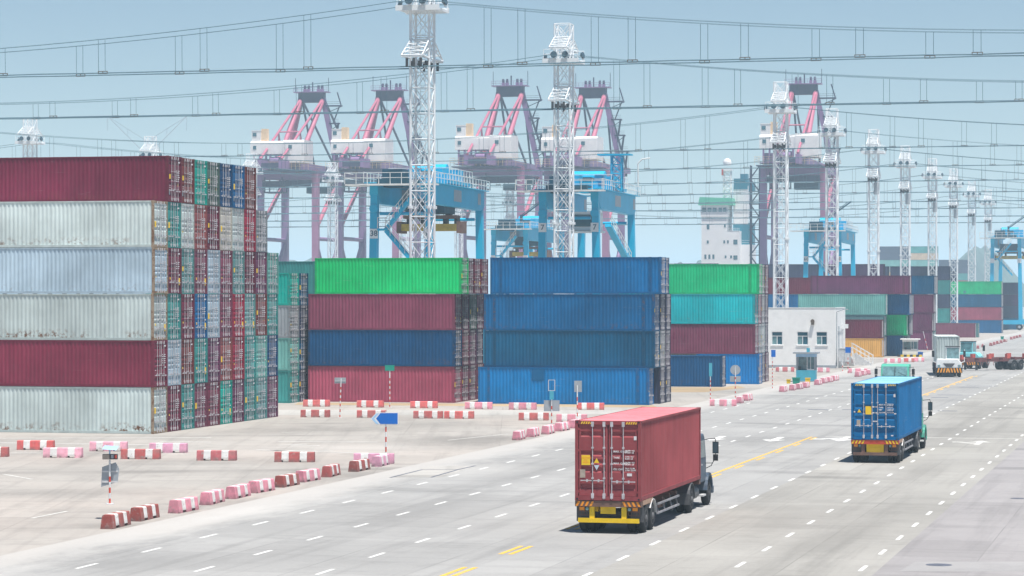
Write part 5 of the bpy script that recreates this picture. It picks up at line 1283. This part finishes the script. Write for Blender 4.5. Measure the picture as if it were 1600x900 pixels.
# ------------------------------------------------------------------ ground, road and markings
def tw(px, py):
    p = gp(px, py); return p.dot(U(AR)), p.dot(V(AR))
def ground_mat(name, c, var=0.1, joint=(0.0, 0.0), tracks=True, pat=0.35, seed=0.0, warm=None, edge=None, spots=()):
    m = bpy.data.materials.new(name); m.use_nodes = True; t = m.node_tree; N = t.nodes; L = t.links; b = N["Principled BSDF"]
    b.inputs["Roughness"].default_value = 0.85; b.inputs["Specular IOR Level"].default_value = 0.2
    tc = N.new("ShaderNodeTexCoord")
    def mp(sc, off=0):
        k = N.new("ShaderNodeMapping"); k.inputs["Scale"].default_value = sc; k.inputs["Location"].default_value = (seed + off, seed * 2 + off, 0); L.new(tc.outputs["Object"], k.inputs[0]); return k.outputs[0]
    def noise(vec, sc, det=5, rr=0.6, dist=0.0):
        n = N.new("ShaderNodeTexNoise"); n.inputs["Scale"].default_value = sc; n.inputs["Detail"].default_value = det; n.inputs["Roughness"].default_value = rr; n.inputs["Distortion"].default_value = dist; L.new(vec, n.inputs["Vector"]); return n.outputs[0]
    def rm(x, a0, a1, b0, b1):
        r = N.new("ShaderNodeMapRange"); 
        for i, q in enumerate((a0, a1, b0, b1)): r.inputs[i + 1].default_value = q
        L.new(x, r.inputs[0]); return r.outputs[0]
    def mix(f, a, bb):
        x = N.new("ShaderNodeMix"); x.data_type = 'RGBA'; L.new(f, x.inputs[0])
        for k, q in ((6, a), (7, bb)):
            if isinstance(q, tuple): x.inputs[k].default_value = q
            else: L.new(q, x.inputs[k])
        return x.outputs[2]
    def mul(a, bb):
        x = N.new("ShaderNodeMath"); x.operation = 'MULTIPLY'; L.new(a, x.inputs[0]); L.new(bb, x.inputs[1]); return x.outputs[0]
    cc = tuple(c) + (1.0,)
    dk = tuple(x * 0.55 for x in c) + (1.0,); lt = tuple(min(1, x * 1.25) for x in c) + (1.0,)
    col_ = mix(rm(noise(mp((1, 1, 1)), 0.045, 6, 0.65), 0.35, 0.65, 0, 1), tuple(x * (1 - var) for x in c) + (1.0,), tuple(x * (1 + var) for x in c) + (1.0,))
    if warm: col_ = mix(rm(noise(mp((1, 1, 1), 13), 0.03, 3), 0.45, 0.62, 0, 0.8), col_, tuple(warm) + (1.0,))
    col_ = mix(rm(noise(mp((1, 1, 1), 5), 0.35, 7, 0.72), 0.52, 0.72, 0, pat), col_, dk)            # blotches
    col_ = mix(rm(noise(mp((0.25, 1.0, 1), 61), 0.25, 7, 0.75), 0.55, 0.7, 0, pat * 0.9), col_, dk)
    col_ = mix(rm(noise(mp((1, 1, 1), 9), 0.18, 7, 0.72), 0.58, 0.74, 0, pat * 1.2), col_, lt)
    if tracks:
        col_ = mix(rm(noise(mp((0.9, 0.03, 1), 3), 1.0, 5, 0.65, 0.2), 0.52, 0.74, 0, 0.5), col_, dk)   # wheel tracks along the road
        col_ = mix(rm(noise(mp((0.05, 1.5, 1), 21), 1.0, 3, 0.6, 1.2), 0.58, 0.75, 0, 0.4), col_, dk)
        wv = N.new("ShaderNodeTexWave"); wv.wave_type = 'RINGS'; wv.inputs["Scale"].default_value = 0.12; wv.inputs["Distortion"].default_value = 6; wv.inputs["Detail"].default_value = 2; wv.inputs["Detail Scale"].default_value = 0.25
        L.new(mp((0.5, 0.16, 1), 33), wv.inputs["Vector"])
        col_ = mix(mul(rm(wv.outputs[0 if len(wv.outputs) < 2 else 1], 0.945, 0.985, 0, 0.5), rm(noise(mp((1, 1, 1), 40), 0.05, 2), 0.5, 0.6, 0, 1)), col_, tuple(x * 0.5 for x in c) + (1.0,))
    if joint[0]:
        br = N.new("ShaderNodeTexBrick"); br.offset = 0.0; br.inputs["Scale"].default_value = 1.0; br.inputs["Brick Width"].default_value = joint[0]; br.inputs["Row Height"].default_value = joint[1]
        br.inputs["Mortar Size"].default_value = 0.02; br.inputs["Mortar Smooth"].default_value = 0.2; br.inputs["Bias"].default_value = 0
        br.inputs["Color1"].default_value = (0, 0, 0, 1); br.inputs["Color2"].default_value = (0, 0, 0, 1); br.inputs["Mortar"].default_value = (1, 1, 1, 1)
        L.new(mp((1, 1, 1), 0.7), br.inputs["Vector"])
        col_ = mix(mul(rm(br.outputs[0], 0, 1, 0, 0.7), rm(noise(mp((1, 1, 1), 2), 0.12, 3), 0.4, 0.6, 0.2, 1)), col_, tuple(x * 0.5 for x in c) + (1.0,))
        b2 = N.new("ShaderNodeTexBrick"); b2.offset = 0.0; b2.inputs["Scale"].default_value = 1.0; b2.inputs["Brick Width"].default_value = joint[0]; b2.inputs["Row Height"].default_value = joint[1]; b2.inputs["Mortar Size"].default_value = 0.0
        b2.inputs["Color1"].default_value = (0.4, 0.4, 0.4, 1); b2.inputs["Color2"].default_value = (0.6, 0.6, 0.6, 1); L.new(mp((1, 1, 1), 0.7), b2.inputs["Vector"])
        hv = N.new("ShaderNodeVectorMath"); hv.operation = 'SCALE'; L.new(col_, hv.inputs[0]); L.new(rm(b2.outputs[0], 0.4, 0.6, 0.93, 1.06), hv.inputs["Scale"]); col_ = hv.outputs[0]
    if spots:                                                     # rubber, oil and dust stains where traffic turns
        nz = noise(mp((0.5, 0.14, 1), 51), 1.0, 6, 0.72)
        for (cx, cy, rx, ry, st, dark) in spots:
            sb = N.new("ShaderNodeVectorMath"); sb.operation = 'SUBTRACT'; L.new(tc.outputs["Object"], sb.inputs[0]); sb.inputs[1].default_value = (cx, cy, 0)
            dv_ = N.new("ShaderNodeVectorMath"); dv_.operation = 'DIVIDE'; L.new(sb.outputs[0], dv_.inputs[0]); dv_.inputs[1].default_value = (rx, ry, 1)
            ln_ = N.new("ShaderNodeVectorMath"); ln_.operation = 'LENGTH'; L.new(dv_.outputs[0], ln_.inputs[0])
            ad_ = N.new("ShaderNodeMath"); ad_.operation = 'MULTIPLY_ADD'; L.new(nz, ad_.inputs[0]); ad_.inputs[1].default_value = 1.7; L.new(ln_.outputs["Value"], ad_.inputs[2])
            col_ = mix(rm(ad_.outputs[0], 1.0, 1.75, st, 0), col_, (tuple(x * 0.5 for x in c) if dark else (0.48, 0.465, 0.44)) + (1.0,))
    if edge:                                                       # dust blown over the edge of the road
        sp = N.new("ShaderNodeSeparateXYZ"); L.new(tc.outputs["Object"], sp.inputs[0])
        ad = N.new("ShaderNodeMath"); ad.operation = 'MULTIPLY_ADD'; L.new(noise(mp((1, 0.35, 1), 17), 0.5, 6, 0.7), ad.inputs[0]); ad.inputs[1].default_value = 7.0; L.new(sp.outputs[0], ad.inputs[2])
        col_ = mix(rm(ad.outputs[0], edge[0] + 3.2, edge[0] + 6.2, 1, 0), col_, tuple(edge[1]) + (1.0,))
        ad2 = N.new("ShaderNodeMath"); ad2.operation = 'MULTIPLY_ADD'; L.new(noise(mp((1, 0.5, 1), 27), 0.8, 6, 0.7), ad2.inputs[0]); ad2.inputs[1].default_value = 6.0; L.new(sp.outputs[0], ad2.inputs[2])
        col_ = mix(rm(ad2.outputs[0], edge[0] + 4.5, edge[0] + 6.5, 0.55, 0), col_, (0.47, 0.455, 0.435, 1.0))
    fine = N.new("ShaderNodeVectorMath"); fine.operation = 'SCALE'; L.new(col_, fine.inputs[0]); L.new(rm(noise(mp((1, 1, 1)), 6, 3, 0.7), 0.2, 0.8, 0.93, 1.07), fine.inputs["Scale"])
    L.new(fine.outputs[0], b.inputs["Base Color"])
    return m
def sp_(px, py, rx, ry, st, dark=True):
    p = gp(px, py); return (p.x, p.y, rx, ry, st, dark)
def sr_(px, py, rx, ry, st, dark=True):
    a, b = tw(px, py); return (a, b, rx, ry, st, dark)
YSP = [sp_(725, 688, 6, 12, .6), sp_(640, 664, 9, 8, .4), sp_(200, 822, 3.5, 2.0, .55), sp_(380, 786, 7, 5, .35), sp_(545, 742, 5, 6, .4), sp_(330, 722, 9, 5, .4), sp_(480, 672, 8, 7, .35), sp_(120, 708, 8, 4, .35), sp_(90, 770, 9, 5, .3), sp_(560, 700, 6, 7, .3, False), sp_(1180, 612, 8, 10, .3), sp_(1130, 640, 7, 8, .3)]
RSP = [sr_(350, 800, 3.5, 9, .8, False), sr_(230, 830, 2.2, 7, .6, False), sr_(450, 770, 2.5, 8, .5, False), sr_(120, 862, 4, 6, .4), sr_(220, 880, 3, 5, .35), sr_(640, 800, 2.0, 20, .3), sr_(820, 740, 2.2, 24, .3), sr_(1000, 690, 3, 20, .28), sr_(1180, 690, 3, 14, .25), sr_(740, 735, 4, 8, .35, False)]
WSP = [sr_(1250, 860, 1.6, 16, .32), sr_(1330, 840, 1.2, 20, .28), sr_(1480, 680, 3, 20, .35), sr_(1540, 640, 4, 26, .35), sr_(1440, 740, 1.6, 12, .3), sr_(1190, 830, 1.4, 10, .25)]
YARD = (0.350, 0.328, 0.302)
M['yard'] = ground_mat("yard_concrete", YARD, joint=(6.0, 5.0), tracks=True, warm=(0.40, 0.355, 0.32), pat=0.5, spots=YSP)
EDGE = tw(163, 827)[0] + 0.6
M['road'] = ground_mat("road_concrete", (0.316, 0.312, 0.303), joint=(3.75, 5.5), seed=4.0, edge=(EDGE, YARD), spots=RSP)
M['roadw'] = ground_mat("road_concrete_warm", (0.312, 0.302, 0.28), joint=(3.75, 5.5), seed=8.0, spots=WSP)
M['roadl'] = ground_mat("road_side_concrete", (0.292, 0.279, 0.278), joint=(4.5, 6.0), seed=15.0)
M['linewhite'] = mat("road_line_white", (0.72, 0.72, 0.70), rough=0.8, var=0.12, scale=2, dirt=(0.5, 0.5, 0.48, 1))
M['linefaint'] = mat("road_line_faded", (0.56, 0.55, 0.52), rough=0.85, var=0.2, scale=0.8, dirt=(0.42, 0.4, 0.37, 1))
M['lineyellow'] = mat("road_line_yellow", (0.72, 0.42, 0.06), rough=0.8, var=0.12, scale=2, dirt=(0.5, 0.4, 0.25, 1))
M['tar'] = mat("tar_seam", (0.10, 0.11, 0.14), rough=0.7, var=0.2)
M['sand'] = ground_mat("sandy_dirt", (0.36, 0.27, 0.17), tracks=False, var=0.25, pat=0.5)
M['patch'] = ground_mat("light_concrete_patch", (0.40, 0.385, 0.36), tracks=True, seed=3)
M['patchdark'] = ground_mat("stained_concrete", (0.27, 0.25, 0.235), tracks=True, seed=6)
def sheet(name, poly, z, m, kind='structure'):
    """flat sheet; poly in road coordinates (across, along)"""
    mb = MB(); mb.add([(a, b, z) for a, b in poly], [tuple(range(len(poly)))]); o = mb.build(name, [m])
    if name != "ground": o.rotation_euler = (0, 0, -AR)
    return tag(o, kind=kind)
sheet("ground", [(-4500, -40), (4500, -40), (4500, 8500), (-4500, 8500)], 0.0, M['yard'])
tL = EDGE; tY = tw(905, 822)[0]; tR = tw(1363, 899)[0]
t6 = tw(1415.5, 832)[0]
tC = tw(1118, 806)[0]
sheet("road", [(tL, 20), (tC, 20), (tC, 900), (tL, 900)], 0.004, M['road'])
sheet("road", [(tC, 20), (tR, 20), (tR, 900), (tC, 900)], 0.004, M['roadw'])
sheet("pavement", [(tR, 20), (tR + 60, 20), (tR + 60, 900), (tR, 900)], 0.004, M['roadl'])
ZM = 0.010
class Marks:
    def __init__(s): s.mb = MB()
    def quad(s, t0, t1, w0, w1, mi=0): s.mb.add([(t0, w0, ZM), (t1, w0, ZM), (t1, w1, ZM), (t0, w1, ZM)], [(0, 1, 2, 3)], mi)
def dashes(t, wref, w0, w1, period=5.5, ln=1.7, wd=0.14, m='linewhite', name="lane_line"):
    k = Marks(); n0 = math.ceil((w0 - wref) / period); i = n0
    while wref + i * period < w1:
        w = wref + i * period + rnd.uniform(-0.04, 0.04); k.quad(t - wd / 2, t + wd / 2, w - ln / 2, w + ln / 2); i += 1
    o = k.mb.build(name, [M[m]]); o.rotation_euler = (0, 0, -AR); tag(o, kind='structure')
def lane(pts, wmin, wmax, **k):
    q = [tw(*p) for p in pts]; t = sum(a for a, b in q) / len(q); dashes(t, q[0][1], wmin, wmax, **k)
lane([(245, 860), (333, 838), (486, 798), (610, 765)], 60, 215)
lane([(418, 864), (498, 841), (571, 819), (749, 767)], 60, 300)
lane([(596, 868), (665, 843), (731, 822), (843, 785)], 60, 300)
lane([(1030, 849), (1111, 809), (1213, 759), (1290, 724)], 60, 420)
lane([(1202, 858), (1272, 814), (1352, 763), (1431, 718)], 60, 520)
lane([(1380, 863), (1432.7, 818), (1475, 782), (1550, 720)], 60, 520)
# yellow centre line
qs = [tw(*p) for p in ((712, 894), (813, 860), (903, 822))]
tYc = sum(a for a, b in qs) / 3
k = Marks()
for (a, b) in qs: 
    for o in (-0.17, 0.17): k.quad(tYc + o - 0.08, tYc + o + 0.08, b - 1.5, b + 1.5)
w0 = tw(1128, 731)[1]; w1 = tw(1290, 683)[1]
k.quad(tYc - 0.25, tYc - 0.09, w0 - 14, w1)
w = w0 - 14
while w < w1: k.quad(tYc + 0.09, tYc + 0.25, w, w + 2.6); w += 6.8
w2, w3 = tw(1436, 618)[1], tw(1520, 588)[1]
k.quad(tYc - 0.25, tYc - 0.09, w2, w3)
w = w2
while w < w3: k.quad(tYc + 0.09, tYc + 0.25, w, w + 2.6); w += 6.8
o = k.mb.build("centre_line", [M['lineyellow']]); o.rotation_euler = (0, 0, -AR); tag(o, kind='structure')
# stop line and arrows
k = Marks(); a, b = tw(1290, 682); c, d = tw(1595, 688)
k.quad(a, c, b - 0.15, b + 0.15)
o = k.mb.build("stop_line", [M['linefaint']]); o.rotation_euler = (0, 0, -AR); tag(o, kind='structure')
def arrow(px, py, turn, m='linewhite', sc=1.0, back=False):
    a, b = tw(px, py); s = -1 if back else 1
    poly = [(-0.12, -2.4), (0.12, -2.4), (0.12, 0.6), (0.45, 0.6), (0, 2.4), (-0.45, 0.6), (-0.12, 0.6)]
    mb = MB(); mb.add([(a + x * sc * 1.6, b + s * y * sc, ZM) for x, y in poly], [(0, 1, 2, 3, 6) , (3, 4, 5)] if False else [tuple(range(7))])
    if turn:
        q = [(0.12, -0.6), (0.9, 0.5), (0.7, 0.8), (1.4, 0.9), (1.3, 0.0), (1.1, 0.2), (0.4, -1.0), (0.12, -1.2)]
        mb.add([(a + turn * x * 1.3 * sc, b + s * y * sc, ZM + 0.001) for x, y in q], [tuple(range(8))])
    o = mb.build("lane_arrow", [M[m]]); o.rotation_euler = (0, 0, -AR); tag(o, kind='structure')
arrow(1212, 686.5, 0, sc=1.0, back=True); arrow(1120, 685, 0, sc=1.0, back=True); arrow(1318, 686, -1, sc=1.0, back=True); arrow(1530, 692, -1, m='linefaint', sc=0.9)
# tar seams, drain cover, patches
k = Marks()
for (x0, x1, y) in ((1263, 1296, 640), (1316, 1331, 640), (1455, 1482, 621), (1464, 1505, 617), (1497, 1530, 605), (1510, 1560, 603), (1465, 1496, 642), (1400, 1440, 600)):
    a, b = tw(x0, y); c, d = tw(x1, y); k.quad(a, c, b - 0.35, b + 0.35)
o = k.mb.build("tar_seam", [M['tar']]); o.rotation_euler = (0, 0, -AR); tag(o, kind='structure')
def gsheet(name, pxs, z, m):
    mb = MB(); mb.add([tuple(gp(*p) + Vector((0, 0, z))) for p in pxs], [tuple(range(len(pxs)))]); o = mb.build(name, [m]); return tag(o, kind='structure')
gsheet("concrete_patch", [(610, 746), (672, 728), (742, 728), (690, 746)], 0.008, M['patch'])
mb = MB()
for p, q in (((610, 746.5), (660, 734)), ((660, 734), (716, 734)), ((674, 746), (716, 734)), ((716, 734), (742, 728))): mb.beam(gp(*p) + Vector((0, 0, 0.011)), gp(*q) + Vector((0, 0, 0.011)), 0.12, 0.004)
o = mb.build("joint_seam", [M['tar']]); tag(o, kind='structure')
gsheet("dirt_strip", [(466, 629), (720, 630.5), (1020, 633.2), (1030, 637), (740, 634.5), (460, 632.5)], 0.006, M['sand'])
gsheet("dirt_strip", [(1040, 605), (1132, 605), (1150, 602), (1165, 606), (1100, 613), (1040, 613)], 0.006, M['sand'])
gsheet("lane_strip", [(436, 640.5), (700, 640.5), (1000, 641.5), (1000, 647), (700, 649), (436, 648.5)], 0.004, M['patch'])
def lineset(name, segs, wd, m, z=0.009):
    mb = MB()
    for p, q in segs:
        a, b = gp(*p), gp(*q); d = (b - a).normalized(); n_ = Vector((-d.y, d.x, 0)) * wd / 2
        mb.add([tuple(x + Vector((0, 0, z))) for x in (a - n_, b - n_, b + n_, a + n_)], [(0, 1, 2, 3)])
    o = mb.build(name, [M[m]]); tag(o, kind='structure')
lineset("faded_yard_line", [((0, 692), (150, 694)), ((120, 694), (290, 696)), ((0, 685), (330, 684)), ((435, 690), (590, 691)), ((400, 703), (600, 709)), ((455, 697), (500, 696.5)), ((435, 696), (480, 694)), ((250, 690), (330, 691)), ((16, 708), (64, 708)), ((420, 704), (520, 704))], 0.35, 'linefaint')
lineset("faded_yard_line", [((50, 810), (105, 799)), ((5, 741), (50, 749)), ((1060, 615), (1140, 613)), ((440, 676), (520, 675)), ((700, 688), (795, 678))], 0.16, 'linefaint')
def disc(name, px, py, r, m):
    mb = MB(); p = gp(px, py); mb.lathe([(0.005, r), (0.012, r)], (p.x, p.y, 0), 'z', 20); o = mb.build(name, [m]); tag(o, kind='structure'); return o
# oil and rubber stains
def stain(pxs, z=0.0065, m='patchdark', name="oil_stain"):
    k = MB(); cx = sum(p[0] for p in pxs) / len(pxs)
    k.add([tuple(gp(*p) + Vector((0, 0, z))) for p in pxs], [tuple(range(len(pxs)))]); o = k.build(name, [M[m]]); tag(o, kind='structure')
disc("manhole_cover", 1467, 883, 0.42, M['tar'])
M['patchroad'] = ground_mat("repaired_concrete", (0.31, 0.302, 0.30), tracks=False, seed=3)
gsheet("manhole_patch", [(1405, 893), (1430, 878), (1600, 878), (1600, 893)], 0.0075, M['patchroad'])
disc("manhole_cover", 1590, 779, 0.3, M['tar'])
# ------------------------------------------------------------------ haze
hz = MB(); hz.box(-5000, 5000, -60, 9000, -1.0, 125.0)
hm = bpy.data.materials.new("haze"); hm.use_nodes = True; N = hm.node_tree.nodes; N.remove(N["Principled BSDF"])
pv = N.new("ShaderNodeVolumePrincipled"); pv.inputs["Color"].default_value = (0.62, 0.85, 1.0, 1); pv.inputs["Density"].default_value = 0.00034; pv.inputs["Anisotropy"].default_value = 0.0
hm.node_tree.links.new(pv.outputs[0], N["Material Output"].inputs["Volume"])
ho = hz.build("haze", [hm]); tag(ho, kind='stuff'); ho.display_type = 'WIRE'
SC.cycles.volume_bounces = 1; SC.cycles.max_bounces = 6; SC.cycles.diffuse_bounces = 3; SC.cycles.glossy_bounces = 2; SC.cycles.transmission_bounces = 2
SC.cycles.use_denoising = True
SC.cycles.use_adaptive_sampling = True; SC.cycles.adaptive_threshold = 0.02
